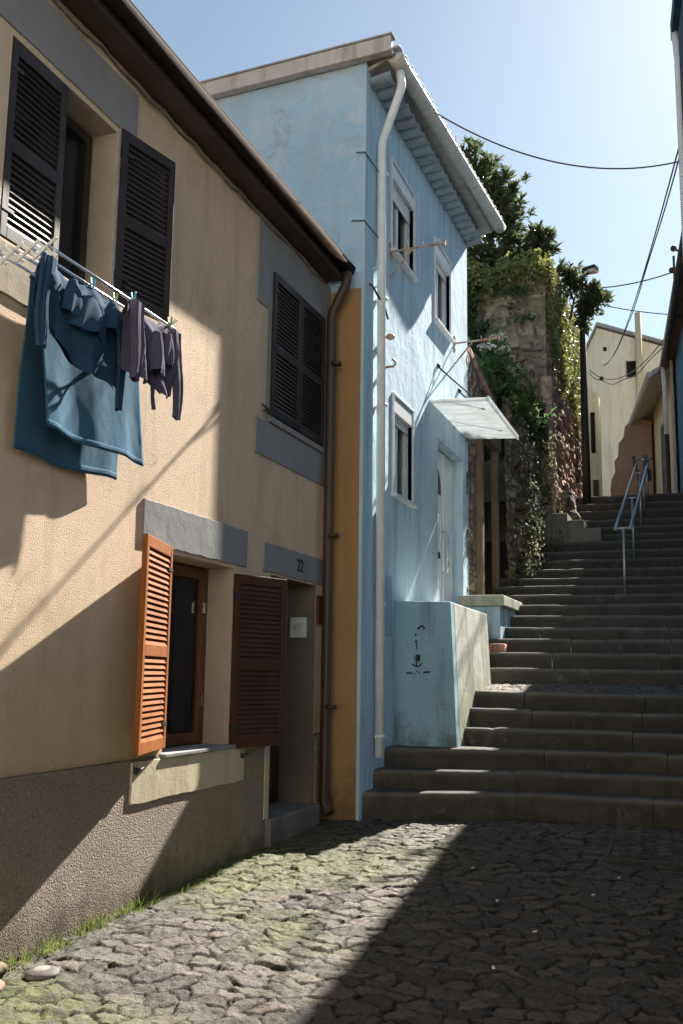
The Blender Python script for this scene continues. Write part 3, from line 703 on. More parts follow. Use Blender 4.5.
for i in range(10):
    p = gpt((i+.5)/10)
    q = MB(); q.tube([(p.x+.091*math.cos(math.pi*(1+k/8)), p.y, p.z+.04+.101*math.sin(math.pi*(1+k/8))) for k in range(9)], .006, 5)
    q.build('gutter_strap', M['white_old'], bg_)
b = MB(); b.prism([(-2.76, 9.12, 7.97), (-2.76, 9.12, 8.14), (-9.2, 9.12, 7.80), (-9.2, 9.12, 7.63)], (0, -.1, 0)); b.build('verge_board', M['verge'], BL, bevel=.008)
b = MB(); b.prism([(-2.74, 9.135, 8.142), (-2.74, 9.135, 8.16), (-9.2, 9.135, 7.82), (-9.2, 9.135, 7.802)], (0, -.13, 0)); b.build('verge_capping', M['tile_grey'], BL)
downpipe(BL, [(-2.77, 9.40, 7.95), (-2.75, 9.40, 7.78), (-3.0, 9.50, 7.22), (-3.0, 9.58, .80)], .046, M['white_pipe'], (6.9, 5.5, 4.35, 2.3, 1.0))
b = MB(); b.tube([(-3.16, 9.125, 6.95), (-3.06, 9.11, 6.93), (-3.02, 9.5, 6.88)], .006, 6); b.build('pipe_wire', M['iron'], BL); b = MB(); b.tube([(-3.2, 9.125, 6.2), (-3.06, 9.11, 6.18), (-3.02, 9.5, 6.14)], .006, 6); b.build('pipe_wire', M['iron'], BL)
b = MB(); b.tube([(-3.2, 9.25, 5.62), (-3.03, 9.3, 5.55), (-2.98, 9.6, 5.40), (-2.98, 9.7, 5.32)], .012, 6); b.build('wall_cable', M['cable'], BL)
b = MB(); b.box(BX-.01, BX+.02, 9.85, 10.12, 2.0, 2.62); b.build('cable_box', M['bluelow'], BL, bevel=.006)

BL.scale = (.99, .99, .99); BL.location = (-3.03, 11.485, .511)      # shrunk slightly about the camera, to set where its corner shadow falls
# ------------------------------------------------------------------ parapet, entrance slab
PW = thing('parapet_wall', 'low blue rendered parapet block with a black stencil beside the stairs', 'wall', (-2.72, 11.1, .9))
b = MB(); b.prism([(-3.1, 10.17, .70), (-2.36, 10.17, .70), (-2.43, 10.17, 2.36), (-3.1, 10.17, 2.37)], (0, .17, 0)); b.build('front_face', M['bluelow'], PW, bevel=.012)
b = MB(); b.add([(-3.05,10.342,.7), (-2.362,10.342,.7), (-2.362,12.1,.9), (-3.05,12.1,.9), (-3.05,10.342,2.362), (-2.432,10.342,2.358), (-2.432,12.1,2.345), (-3.05,12.1,2.345)], [(0,3,2,1),(4,5,6,7),(0,1,5,4),(1,2,6,5),(2,3,7,6),(3,0,4,7)]); b.build('side_face', M['mossy'], PW, bevel=.012)
def mark(shapes, y):
    b = MB()
    for s in shapes: b.tube([(x, y+.001*0, z) for x, z in s[0]], s[1], 6, True, 1)
    return b
def SX(px): return -3.1+(px-387)*(.66/63.)
def SZ(py): return 2.37-(py-601)*(1.48/145.)
zz = lambda X, Y: (SX(400+X*50/683.), SZ(610+Y*75/1024.))
mk = MB()
def stroke(pts, r):
    P = [zz(*p) for p in pts]; mk.tube([(x, 10.1695, z) for x, z in P], r, 6)
stroke([(235,265),(262,262),(280,240),(310,232),(330,250),(335,272)], .011); stroke([(250,255),(300,222)], .008)
stroke([(205,352),(228,352)], .013); stroke([(215,440),(225,460),(230,500),(232,552)], .007); stroke([(205,445),(238,445)], .012)
stroke([(230,625),(225,790)], .010); stroke([(262,630),(268,690),(250,720)], .013); stroke([(205,640),(202,710)], .006); stroke([(165,752),(195,778),(235,790),(275,775),(300,745)], .009); stroke([(240,640),(245,700)], .012)
stroke([(85,880),(160,882)], .010); stroke([(160,885),(200,895),(230,855),(262,875),(290,885)], .004); stroke([(320,868),(425,862)], .011)
mk.v = [(x, 10.1695+(y-10.1695)*.12, z) for x, y, z in mk.v]
mk.build('stencil_mark', M['iron'], PW)
EB = thing('entrance_landing', 'raised blue landing with a mossy stone slab before the dark ruin doorway', 'landing', (-2.75, 14.2, 2.0))
b = MB(); b.box(-3.1, -2.52, 13.42, 15.45, 1.6, 2.53); b.build('base', M['blue'], EB, bevel=.01)
b = MB(); b.box(-3.08, -2.46, 13.36, 15.5, 2.532, 2.68); b.build('slab', M['mossy'], EB, bevel=.015)
b = MB(); b.box(-2.66, -2.40, 13.05, 13.36, 1.72, 2.02); tag(b.build('brick_step', M['red_wall'], None, bevel=.02), 'small red brick step beside the blue landing', 'step')
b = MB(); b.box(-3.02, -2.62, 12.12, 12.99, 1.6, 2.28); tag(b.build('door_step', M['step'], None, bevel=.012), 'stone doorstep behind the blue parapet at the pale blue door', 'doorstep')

# ------------------------------------------------------------------ ruin
def rough(b, p00, p10, p11, p01, nu, nv, amp, sc, seed, ax, blk=0):
    A, B_, C_, D_ = map(V, (p00, p10, p11, p01)); n = (B_-A).cross(D_-A).normalized()
    def fn(u, v):
        p = A*(1-u)*(1-v)+B_*u*(1-v)+C_*u*v+D_*(1-u)*v
        q = (p.x*.7+p.y, p.z)
        e = min(1, 12*min(u, 1-u, v, 1-v)+.15)
        if blk:
            a = q[0]+.16*(fb(q[0]*2.2, q[1]*2.2, seed+3)-.5); c = q[1]+.16*(fb(q[0]*2.2+7, q[1]*2.2, seed+4)-.5)
            r = math.floor(c/.23); cw = .34+.12*h1(int(r), 3, seed); col_ = math.floor(a/cw+.5*(r % 2)+h1(int(r), 9, seed)); fa = (a/cw+.5*(r % 2)+h1(int(r), 9, seed))-col_; fc = c/.23-r
            jd = min(fa*cw, (1-fa)*cw, fc*.23, (1-fc)*.23); p = p + n*(blk*((h1(int(col_), int(r), seed)-.4)*.9 + min(1, jd/.045)*1.0 - 1.0))*e
        return p + n*(amp*(fb(q[0]*sc, q[1]*sc, seed, 5)-.48)*2*e)
    b.sheet(fn, nu, nv, True)
RW = thing('ruined_wall', 'ruined stone frontage with a dark open doorway next to the blue house', 'ruin', (-3.0, 15, 2.6))
b = MB(); rough(b, (-3.04,13.66,1.5), (-3.02,14.28,1.5), (-3.02,14.28,6.2), (-3.04,13.66,6.3), 10, 90, .07, 5, 2, 0); b.quad((-3.02,14.28,1.5), (-3.6,14.28,1.5), (-3.6,14.28,6.2), (-3.02,14.28,6.2)); b.build('left_jamb', M['rough_wall'], RW)
b = MB(); b.box(-3.04, -2.93, 14.30, 14.45, 2.6, 5.15); b.box(-3.04, -2.93, 15.52, 15.66, 2.6, 5.15); b.build('door_post', M['timber'], RW, bevel=.012)
b = MB(); b.box(-3.05, -2.90, 14.28, 15.72, 5.152, 5.38); b.build('lintel', M['timber'], RW, bevel=.015)
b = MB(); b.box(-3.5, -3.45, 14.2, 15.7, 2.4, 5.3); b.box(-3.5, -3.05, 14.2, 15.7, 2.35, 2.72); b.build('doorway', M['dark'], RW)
b = MB(); rough(b, (-3.03,13.66,5.38), (-2.95,15.75,5.38), (-2.98,15.75,6.1), (-3.06,13.66,6.35), 40, 18, .06, 4, 6, 0); b.build('upper_wall', M['rough_wall'], RW)
b = MB(); rough(b, (-2.80,15.68,2.4), (-2.50,18.05,3.4), (-2.52,18.05,6.3), (-2.86,15.68,6.1), 90, 130, .20, 2.6, 9, 0, .06); b.build('side_wall', M['rough_wall'], RW)
b = MB(); b.quad((-3.1,13.96,6.3), (-2.98,15.7,6.08), (-4.6,18,6.3), (-5,13.96,6.3)); b.quad((-2.98,15.7,6.08), (-2.5,18,6.28), (-4.6,18.05,6.3), (-4.6,18,6.3)); b.build('wall_top', dirt, RW)
b = MB(); b.prism([(-3.02, 13.99, 6.28), (-3.02, 13.99, 6.40), (-2.92, 15.6, 5.86), (-2.92, 15.6, 5.75)], (-.6, 0, 0)); b.build('brick_coping', M['red_wall'], RW, bevel=.01)
TW = thing('ruin_tower', 'tall ivy-covered ruin of rough stone with a red plastered street side', 'ruin', (-2.5, 18.1, 4))
b = MB(); rough(b, (-5.2,18.05,5.5), (-2.47,18.05,5.5), (-2.47,18.05,9.2), (-5.2,18.1,9.45), 130, 170, .09, 2.5, 12, 1, .07); b.build('front_wall', M['stone_wall'], TW)
b = MB(); rough(b, (-2.46,18.05,3.6), (-2.38,23.4,4.6), (-2.38,23.4,8.9), (-2.46,18.05,9.2), 150, 150, .10, 2.8, 15, 0, .05); b.build('street_wall', M['red_wall'], TW)
b = MB(); b.quad((-2.47,18.05,9.18), (-2.39,22.3,8.88), (-7,22.3,9.3), (-7,18.1,9.45)); b.quad((-2.39,22.3,4.6), (-7,22.3,4.6), (-7,22.3,9.2), (-2.39,22.3,8.9)); b.build('top', dirt, TW)
b = MB(); b.box(-2.56, -2.36, 17.92, 18.12, 4.4, 7.05); b.box(-2.60, -2.40, 17.9, 18.1, 3.9, 4.4); b.build('corner_pilaster', M['red_wall'], TW, bevel=.02)
RK = MB()
def rock(b, c, r, seed):
    n0 = len(b.v); b.ball(c, r, 14, 10)
    b.v[n0:] = [(c[0]+(x-c[0])*(.75+.5*fb(x*3+z*2, y*3, seed)), c[1]+(y-c[1])*(.75+.5*fb(x*3, y*3+z*2, seed+1)), c[2]+(z-c[2])*(.75+.5*fb(x*4, z*4, seed+2))) for x, y, z in b.v[n0:]]
rock(RK, (-2.30, 19.0, 4.7), (.20,.4,.42), 4); rock(RK, (-2.2, 18.8, 4.5), (.2,.3,.2), 7); RK.build('rubble', M['rough_wall'], TW)

# ------------------------------------------------------------------ foliage
def leaf(b, p, d, n, L, Wd):
    d = d.normalized(); s = d.cross(n).normalized(); n = s.cross(d)
    b.add([p, p+d*L*.5+s*Wd*.5+n*L*.06, p+d*L-n*L*.05, p+d*L*.5-s*Wd*.5+n*L*.06], [(0,1,2),(0,2,3)])
def rdir():
    while True:
        v = V((random.uniform(-1,1), random.uniform(-1,1), random.uniform(-1,1)))
        if .05 < v.length < 1: return v.normalized()
def rosette(b, p, ax, n, L, Wd, spread=.9):
    for _ in range(n):
        d = (ax*random.uniform(.2, 1.0)+rdir()*spread).normalized(); q = p+ax*random.uniform(-.12, .06)
        nn = (V((0,0,1))+rdir()*.6).normalized()
        if abs(d.dot(nn)) > .95: nn = rdir()
        leaf(b, q, d, nn, L*random.uniform(.7, 1.2), Wd*random.uniform(.7, 1.15))
def tree(name, label, base, limbs, tips, mat, L=.2, Wd=.07, n=12):
    T = thing(name, label, 'tree', base); t = MB(); cr = MB()
    for pts, ra, rb in limbs:
        k = len(pts); t.tube([V(p) for p in pts], [ra+(rb-ra)*i/(k-1) for i in range(k)], 8)
    for (c, r, cnt) in tips:
        c = V(c)
        tw = []
        for _ in range(cnt):
            p = c + V((random.gauss(0, r[0]*.5), random.gauss(0, r[1]*.5), random.gauss(0, r[2]*.5)))
            ax = ((p-c).normalized()*.8+V((0,0,.55))+rdir()*.4).normalized()
            rosette(cr, p, ax, n, L, Wd)
            if random.random() < .5: t.tube([c+(p-c)*.2, p], [.012, .005], 4, False)
    t.build('trunk', M['bark'], T); cr.build('crown', mat, T); return T
random.seed(21)
tree('evergreen_tree', 'dark evergreen tree with leaf rosettes growing above the ruin behind the blue gutter', (-3.6, 19.2, 9.2),
  [([(-3.6,19.2,9.0), (-3.65,19.15,10.0), (-3.75,19.1,11.0), (-3.9,19.0,11.9)], .09, .02), ([(-3.6,19.2,9.4), (-3.1,19.1,10.0), (-2.75,19,10.5)], .05, .015), ([(-3.6,19.2,9.3), (-4.2,19.2,10.3), (-4.4,19.2,11)], .05, .015)],
  [((-3.95,19,12.0), (.38,.45,.42), 62), ((-3.55,19,11.35), (.42,.5,.45), 85), ((-3.35,19,10.6), (.40,.5,.45), 85), ((-4.1,19.1,11.1), (.5,.5,.6), 75), ((-3.7,19,9.95), (.6,.5,.3), 80), ((-2.72,19,10.15), (.26,.35,.34), 60), ((-3.05,19,9.75), (.35,.4,.25), 50), ((-2.95,19,9.4), (.4,.4,.2), 40)], M['leaf_tree'], .185, .07, 15)
tree('evergreen_sapling', 'small dark evergreen sapling overhanging the street by the lamp', (-2.2, 19.6, 8.8),
  [([(-2.2,19.6,8.7), (-2.1,19.55,9.1), (-1.95,19.5,9.4)], .03, .01), ([(-2.1,19.55,9.0), (-1.8,19.5,9.1), (-1.6,19.5,9.05)], .02, .008)],
  [((-2.15,19.5,9.45), (.25,.3,.22), 40), ((-1.70,19.5,9.05), (.22,.3,.26), 50), ((-1.9,19.5,8.75), (.15,.25,.3), 28)], M['leaf_tree'], .17, .062, 14)
def ivy(name, label, fn, count, mat, L, parent=None, hang=.5, cat='ivy', far=.14):
    b = MB(); k = 0
    while k < count:
        r = fn()
        if r is None: continue
        p, n = r; k += 1
        d = (V((0,0,-1))*hang + rdir()*.8); d = d - n*d.dot(n)*.6
        if d.length < .1: continue
        leaf(b, p+n*random.uniform(.01, far), d, (n+rdir()*.55).normalized(), L*random.uniform(.6, 1.3), L*random.uniform(.6, .95))
    o = b.build(name, mat); return tag(o, label, cat)
def f_front():       # tower front: dark ivy mass low and on the left, bright fringe on top handled apart
    x = random.uniform(-5.2, -2.5); z = random.uniform(5.6, 9.2)
    dens = 0
    t = (x+5.2)/2.7
    if z < 7.25+.5*math.sin(x*3)-.5*(t-.5): dens = .95
    if x < -3.75+.22*math.sin(z*4): dens = .9
    if z > 8.35+.25*math.sin(x*5): dens = .7
    if x > -3.35 and 7.0 < z < 8.75: dens = min(dens, .10)
    dens = dens*max(0, min(1, (fb(x*2.0, z*2.0, 77)-.36)*5)) if dens < .92 else dens*(.5+.9*fb(x*2, z*2, 77))
    if random.random() > dens: return None
    return V((x, 18.0, z)), V((0,-1,.1))
ivy('dark_ivy', 'dark ivy mass clinging to the camera-facing stone face of the ruin', f_front, 16000, M['leaf_dark'], .085)
def f_top():
    x = random.uniform(-5, -2.35); z = 9.05+.12*math.sin(x*4)+random.gauss(0, .16)+.1*(-2.4-x)
    if z > 9.62: return None
    return V((x, 17.95+random.uniform(-.1,.5), z)), V((0,-.8,.5))
ivy('fringe_ivy', 'sunlit yellow green ivy fringe along the top of the ruin', f_top, 4200, M['leaf_ivy'], .085)
def f_side():
    y = random.uniform(17.9, 22.3); z = random.uniform(6.6, 9.3); t = (y-18)/2.2
    lim = 7.75 + .35*math.sin(y*5)-.25*(y-18)*.5
    dens = 1 if z > lim else .03*max(0, (z-6.4))
    if random.random() > dens*(.4+.9*fb(y*3, z*3, 91)): return None
    return V((-2.46+.02*(y-18.05)+.02, y, z)), V((1,-.25,.15))
ivy('hanging_ivy', 'yellow green ivy hanging down the red street side of the ruin', f_side, 6500, M['leaf_ivy'], .08)
def f_low():
    y = random.uniform(15.7, 18.0); z = random.uniform(2.9, 5.9)
    dens = max(0, min(1, (fb(y*2.6, z*1.3, 55)-.44)*6))
    if z < 2.75+ (y-15.6)*.45: return None
    if random.random() > dens: return None
    t = (y-15.68)/2.4
    return V((-2.84+.40*t-.05*(z-3), y, z)), V((1,-.3,.2))
ivy('creeper', 'pale leaved creeper on the rough wall beside the upper stairs', f_low, 1500, M['leaf_pale'], .06, far=.34)
SH = thing('flowering_shrub', 'bright green shrub with white flower heads on top of the low ruin wall', 'shrub', (-2.9, 16.6, 6.1))
b = MB(); st = MB(); fl = MB(); random.seed(33)
for (c, r, n) in (((-2.95,16.4,6.45), (.3,.4,.35), 60), ((-2.75,16.9,6.25), (.3,.4,.28), 55), ((-3.1,16.2,6.85), (.22,.3,.25), 30), ((-2.78,17.4,6.15), (.2,.35,.25), 40), ((-2.75,16.4,6.05), (.25,.5,.2), 45), ((-2.68,17.5,5.9), (.12,.3,.25), 24), ((-3.15,15.6,6.3), (.2,.4,.25), 25)):
    for _ in range(n):
        p = V(c)+V((random.gauss(0,r[0]*.5), random.gauss(0,r[1]*.5), random.gauss(0,r[2]*.5))); rosette(b, p, ((p-V(c)).normalized()+V((0,0,.5))).normalized(), 7, .16, .085, 1.0)
    st.tube([(c[0]-.1, c[1], 6.0), c], [.02, .008], 5)
heads = []
for c in ((-3.0,16.0,7.2), (-3.17,16.0,7.05), (-2.95,16.15,7.02), (-2.8,16.3,6.75), (-2.85,16.5,6.5)):
    fl = MB(); heads.append(fl)
    for _ in range(80):
        an = random.uniform(0, 6.28); r = random.uniform(0, .15); p = V(c)+V((r*math.cos(an), r*math.sin(an), random.uniform(-.02,.03))); leaf(fl, p, rdir(), (V((0,0,1))+rdir()*.3).normalized(), .055, .055)
st.build('stem', M['bark'], SH); b.build('foliage', M['leaf_shrub'], SH); [f_.build('flower_head', M['petal'], SH) for f_ in heads]

# ------------------------------------------------------------------ street lamp, handrail, manhole
SL = thing('street_lamp', 'dark slim street lamp with boxy head rising beside the ruin', 'street lamp', (-2.02, 20.2, 5.1))
b = MB(); b.tube([(-2.02,20.2,5.0), (-2.02,20.2,6.2), (-2.02,20.2,9.75)], [.085,.08,.055], 12); b.build('pole', M['iron'], SL)
b = MB(); b.tube([(-2.02,20.2,9.72), (-1.95,20.1,9.82)], .03, 8); b.build('arm', M['iron'], SL)
b = MB(); b.obox((-1.82,20.0,9.85), (.14,-.04,.01), (.03,.09,0), (0,0,.06)); h_ = b.build('lamp_head', M['iron'], SL, bevel=.012)
b = MB(); b.obox((-1.76,19.96,9.80), (.07,-.02,.0), (.03,.08,0), (0,0,.03)); b.build('lens', M['plastic_cream'], h_)
HR = thing('handrail', 'galvanised twin-tube handrail on T posts in the middle of the upper stairs', 'handrail', (-1.0, 15, 2.9))
def zr(y): return 3.76 + (y-15)*.43
for s in (-.105, .105):
    b = MB(); b.tube([(-1.0+s, 14.98, zr(14.98)), (-.95+s, 17, zr(17)), (-.9+s, 19.1, zr(19.1)), (-.9+s, 19.4, zr(19.4)+.06), (-.9+s, 20.6, zr(19.4)+.32)], .024, 8); b.build('rail', M['steel'], HR)
for y, z0 in ((15.06, 2.78), (16.8, 3.5), (18.6, 4.25), (19.5, 4.7), (20.5, 5.1)):
    x = -1.0+.024*(y-15); zt = zr(y)-.03 if y < 19.3 else zr(19.4)+.06+(y-19.4)*.22-.03
    b = MB(); b.tube([(x, y, z0), (x, y, zt)], .021, 8); b.tube([(x-.105, y, zt+.01), (x+.105, y, zt+.01)], .016, 6); b.build('post', M['steel'], HR)
for y in (19.2, 19.45, 20.55):
    for s in (-.105,.105):
        b = MB(); b.box(-.925+s-.03, -.925+s+.03, y-.04, y+.04, zr(19.2)-.06, zr(19.2)+.16); b.build('rail_joint', M['iron'], HR, bevel=.006)
MH = thing('manhole_cover', 'square stone-filled manhole cover in a metal frame set in the shaded cobbles', 'manhole cover', (-.45, 8.6, .25))
b = MB()
x0, x1, y0, y1 = -.76, .02, 8.08, 9.0
for a in ((x0,x1,y0,y0+.035), (x0,x1,y1-.035,y1), (x0,x0+.035,y0+.035,y1-.035), (x1-.035,x1,y0+.035,y1-.035)):
    b.add([(a[0],a[2],gz(a[2])-.03),(a[1],a[2],gz(a[2])-.03),(a[1],a[3],gz(a[3])-.03),(a[0],a[3],gz(a[3])-.03),(a[0],a[2],gz(a[2])+.03),(a[1],a[2],gz(a[2])+.03),(a[1],a[3],gz(a[3])+.03),(a[0],a[3],gz(a[3])+.03)], [(0,3,2,1),(4,5,6,7),(0,1,5,4),(1,2,6,5),(2,3,7,6),(3,0,4,7)])
b.build('frame', M['iron'], MH, bevel=.004)
me2 = cobbles(x0+.035, x1-.035, y0+.035, y1-.035, .012, .10, lambda X, Y: -.06+.036*Y+.024, .012, 44); me2.transform(Matrix.Translation(-V(MH.location)))
mo = bpy.data.objects.new('inlay', me2); COL.objects.link(mo); mo.parent = MH

# ------------------------------------------------------------------ far houses
GH = thing('gable_house', 'cream gabled house with a flue pipe at the top of the street', 'house', (-1.5, 34, 6))
GY = 34.0
k = GY/28.0
def gp(px_x, z): return (px_x*k, GY, 1.6+(z-1.6)*k)
M['cream_wall'] = plaster('cream_far_plaster', (.88,.81,.66), (.80,.73,.585), (.45,.38,.29), .6, 20, .2, .004, .3, worn=(.45,.38,.27), worn_amt=.66)
M['yellow_wall'] = plaster('yellow_far_plaster', (.80,.67,.42), (.70,.58,.36), (.42,.35,.2), .9, 20, .3, .006, .4, worn=(.36,.31,.2), worn_amt=.6)
b = MB(); b.prism([gp(-2.70,5.5), gp(-.1,5.5), gp(-.1,10.45), gp(-2.40,11.40), gp(-2.72,10.72)], (0, 9, 0)); b.build('wall', M['cream_wall'], GH)
b = MB(); A_, B2, C2 = V(gp(-2.76,10.68)), V(gp(-2.40,11.45)), V(gp(-.05,10.5)); up = V((0,0,.1))
b.prism([A_-V((0,.15,0)), B2-V((0,.15,0)), C2-V((0,.15,0)), C2+up-V((0,.15,0)), B2+up*1.1-V((0,.15,0)), A_+up-V((0,.15,0))], (0, 9.3, 0)); b.build('roof', M['tile_grey'], GH)
x, _, z = gp(-1.28, 11.05); b = MB(); b.tube([(x, GY-.14, 7.5), (x, GY-.14, z+.75)], .11, 12); b.build('flue_pipe', M['yellow_wall'], GH)
x, _, z = gp(-1.50, 10.1); b = MB(); b.box(x-.16, x+.16, GY-.02, GY+.05, z-.28, z+.28); wf = b.build('window', M['dark'], GH)
b = MB()
for dx in (-.17, .15): b.box(x+dx, x+dx+.03, GY-.04, GY+.02, z-.3, z+.3)
b.build('frame', M['timber'], wf)
for px_, z_ in ((-2.2,10.75), (-2.32,9.9)):
    x, _, z = gp(px_, z_); b = MB(); b.box(x-.06, x+.06, GY-.01, GY+.02, z-.07, z+.07); b.build('vent', M['dark'], GH)
YW = thing('yellow_annex', 'narrow yellow wall with a dark slit window left of the cream gable', 'house', (-2.5, 29, 6))
b = MB(); b.prism([(-2.95,29,5.3), (-2.50,29,5.3), (-2.50,29,9.7), (-2.95,29,10.1)], (.0, .5, 0)); b.build('wall', M['yellow_wall'], YW)
b = MB(); b.box(-2.74, -2.62, 28.97, 29.02, 8.0, 9.2); b.build('window', M['dark'], YW); b = MB(); b.box(-2.72, -2.56, 28.97, 29.02, 6.2, 7.2); b.build('door', M['door_wood'], YW)
WR = thing('brown_ruin_wall', 'crumbling reddish brown wall with curved broken top below the cream gable', 'wall', (-1.6, 27.5, 6.2))
b = MB(); prof = [(-2.15,5.6), (-2.17,6.0), (-2.10,6.3), (-2.13,6.6), (-2.09,6.9), (-1.99,7.1), (-2.0,7.4), (-1.90,7.55), (-1.88,7.9), (-1.74,8.05), (-1.70,8.36), (-1.60,8.45), (-1.40,8.62), (-1.0,8.45), (-1.0,5.6)]
b.prism([(x, 27.5, z) for x, z in prof], (0, .5, 0)); b.build('wall', plaster('brown_old_plaster', (.42,.27,.20), (.32,.20,.145), (.16,.11,.08), .8, 14, .5, .015, .6, worn=(.5,.36,.26), worn_amt=.6), WR, bevel=.03)
YH = thing('yellow_house', 'low yellow house with deep weathered eave on the right of the upper street', 'house', (-.7, 26, 5.8))
def yl(t, off=0, z=0): return V((-.28-.95*t+off, 23.25+6.2*t, z))
b = MB(); b.add([yl(0,0,5.3), yl(1,0,5.3), yl(1,0,8.75), yl(0,0,8.75), yl(0,4,5.3), yl(1,4,5.3), yl(1,4,8.75), yl(0,4,8.75)], [(0,3,2,1),(0,4,7,3),(1,2,6,5),(3,7,6,2),(4,5,6,7)]); b.f = [tuple(reversed(f)) for f in b.f]; b.build('wall', M['yellow_wall'], YH)
b = MB(); b.add([yl(-.02,-.55,8.42), yl(1.03,-.55,8.42), yl(1.03,2.5,10.1), yl(-.02,2.5,10.1), yl(-.02,-.55,8.54), yl(1.03,-.55,8.54), yl(1.03,2.5,10.22), yl(-.02,2.5,10.22)], [(0,3,2,1),(4,5,6,7),(0,1,5,4),(1,2,6,5),(2,3,7,6),(3,0,4,7)]); b.build('roof', M['verge'], YH)
b = MB(); b.tube([yl(-.02,-.6,8.46), yl(1.03,-.6,8.46)], .07, 10); b.build('gutter', M['white_old'], YH)
b = MB(); p0 = yl(.33, -.02, 5.9); p1 = yl(.46, -.02, 5.9); b.add([p0, p1, p1+V((0,0,2.0)), p0+V((0,0,2.0))], [(0,3,2,1)]); b.build('door', M['door_wood'], YH)
# blue house on the right edge (upper street) and slate-blue house beside the camera
RB = thing('right_blue_house', 'blue house on the right edge with brown gutter and drainpipe', 'house', (.1, 16, 3))
def rl(y, off=0): return -.253-.085*(y-19.8)+off
M['deep_blue'] = plaster('deep_blue_plaster', (.13,.32,.45), (.10,.26,.38), (.05,.09,.12), .6, 30, .2, .004, .3)
b = MB(); b.add([(rl(14,.2),14,0), (rl(23,.2),23,0), (rl(23,.2),23,8.6), (rl(14,.2),14,8.6), (6,14,0), (6,23,0), (6,23,8.6), (6,14,8.6)], [(0,1,2,3),(1,5,6,2),(0,3,7,4),(3,2,6,7),(4,7,6,5)]); b.f = [tuple(reversed(f)) for f in b.f]; b.build('wall', M['deep_blue'], RB)
b = MB(); b.add([(rl(13.8),13.8,8.52), (rl(23.1),23.1,8.52), (5,23.1,10.4), (5,13.8,10.4), (rl(13.8),13.8,8.62), (rl(23.1),23.1,8.62), (5,23.1,10.5), (5,13.8,10.5)], [(0,3,2,1),(4,5,6,7),(0,1,5,4),(1,2,6,5),(2,3,7,6),(3,0,4,7)]); b.build('roof', M['tile'], RB)
b = MB(); b.tube([(rl(13.8,-.05),13.8,8.5), (rl(23.1,-.05),23.1,8.5)], .07, 10); b.build('gutter', M['brown_pipe'], RB)
b = MB(); b.box(rl(23,.14), rl(23,.2)-.003, 22.3, 23.02, 4, 8.5); b.build('corner_trim', M['verge'], RB)
b = MB(); b.tube([(rl(22.6,-.05),22.6,8.45), (rl(22.6,-.03),22.6,8.2), (rl(22.6,-.02),22.6,6.9)], .05, 8); b.build('upper_pipe', M['white_pipe'], RB)
b = MB(); b.tube([(rl(22.6,-.02),22.6,6.9), (rl(22.6,-.02),22.6,4.6)], .055, 8); b.build('lower_pipe', M['brown_pipe'], RB)
RA = thing('slate_blue_house', 'dark slate blue house whose eave corner juts in at the top right', 'house', (.6, 4, 0))
def al(y, off=0): return .65-.085*y+off
b = MB(); b.add([(al(7,.17),7,-.6), (al(9.3,.17),9.3,-.6), (al(9.3,.17),9.3,8.0), (al(7,.17),7,8.0), (5,7,-.6), (5,9.3,-.6), (5,9.3,8.0), (5,7,8.0)], [(0,1,2,3),(1,5,6,2),(0,3,7,4),(3,2,6,7),(4,7,6,5)]); b.f = [tuple(reversed(f)) for f in b.f]
M['slate_blue'] = plaster('slate_blue_paint', (.07,.12,.18), (.05,.09,.14), (.03,.05,.08), .5, 30, .2, .004, .3)
b.build('wall', M['slate_blue'], RA)
b = MB(); b.add([(al(6.8,.11),6.8,7.67), (al(9.32,.11),9.32,7.67), (5.2,9.32,9.4), (5.2,6.8,9.4), (al(6.8,.11),6.8,7.85), (al(9.32,.11),9.32,7.85), (5.2,9.32,9.55), (5.2,6.8,9.55)], [(0,3,2,1),(4,5,6,7),(0,1,5,4),(1,2,6,5),(2,3,7,6),(3,0,4,7)]); b.build('roof', M['slate_blue'], RA)
b = MB(); b.tube([(al(9.22,.14),9.22,7.7), (al(9.22,.16),9.22,7.4), (al(9.22,.165),9.22,0)], .035, 8); b.build('downpipe', M['white_pipe'], RA)

# ------------------------------------------------------------------ cables
def cable(pts_a, pts_b, sag, r, label, name='overhead_cable', off=None):
    A = V(pts_a); B_ = V(pts_b); b = MB(); P = []
    for i in range(33):
        t = i/32; p = A*(1-t)+B_*t; p.z -= sag*4*t*(1-t); P.append(p)
    b.tube(P, r, 6, True)
    if off is not None:
        Q = [p+V(off)*(1+.3*math.sin(i*.7)) for i, p in enumerate(P)]; b.tube(Q, r, 6, True)
    return tag(b.build(name, M['cable']), label, 'cable', 'cables strung across the stairway')
cable((-2.68, 10.3, 8.02), (.30, 12.2, 7.95), .42, .009, 'black cable sagging across the sky from the white gutter')
cable((.05, 9.35, 6.75), (-2.75, 33.95, 12.1), .55, .0085, 'twin black cable running steeply from the right edge down to the cream gable', off=(.04, 0, .05))
cable((-2.02, 20.2, 9.55), (-.06, 19.2, 9.32), .10, .012, 'upper black cable from the street lamp to the right blue house')
cable((-2.02, 20.2, 9.30), (-.10, 19.6, 8.55), .06, .010, 'lower thin cable from the street lamp down to the right blue house')
cable((-3.2, 33.93, 12.0), (-.15, 21.0, 9.0), .75, .013, 'slack cable crossing the cream gable to the right blue house', off=(.0, 0, -.12))
b = MB(); 
for y, z in ((19.2, 9.32), (19.6, 8.6), (18.6, 9.5)):
    b.ball((rl(y)-.02, y, z), .06); b.tube([(rl(y)-.02, y, z), (rl(y)+.14, y, z-.12)], .02, 6)
b.tube([(rl(19.2)+.02, 19.2, 8.5), (rl(19.2)+.02, 19.2, 9.6)], .025, 6)
b.build('cable_insulators', M['iron'], RB)

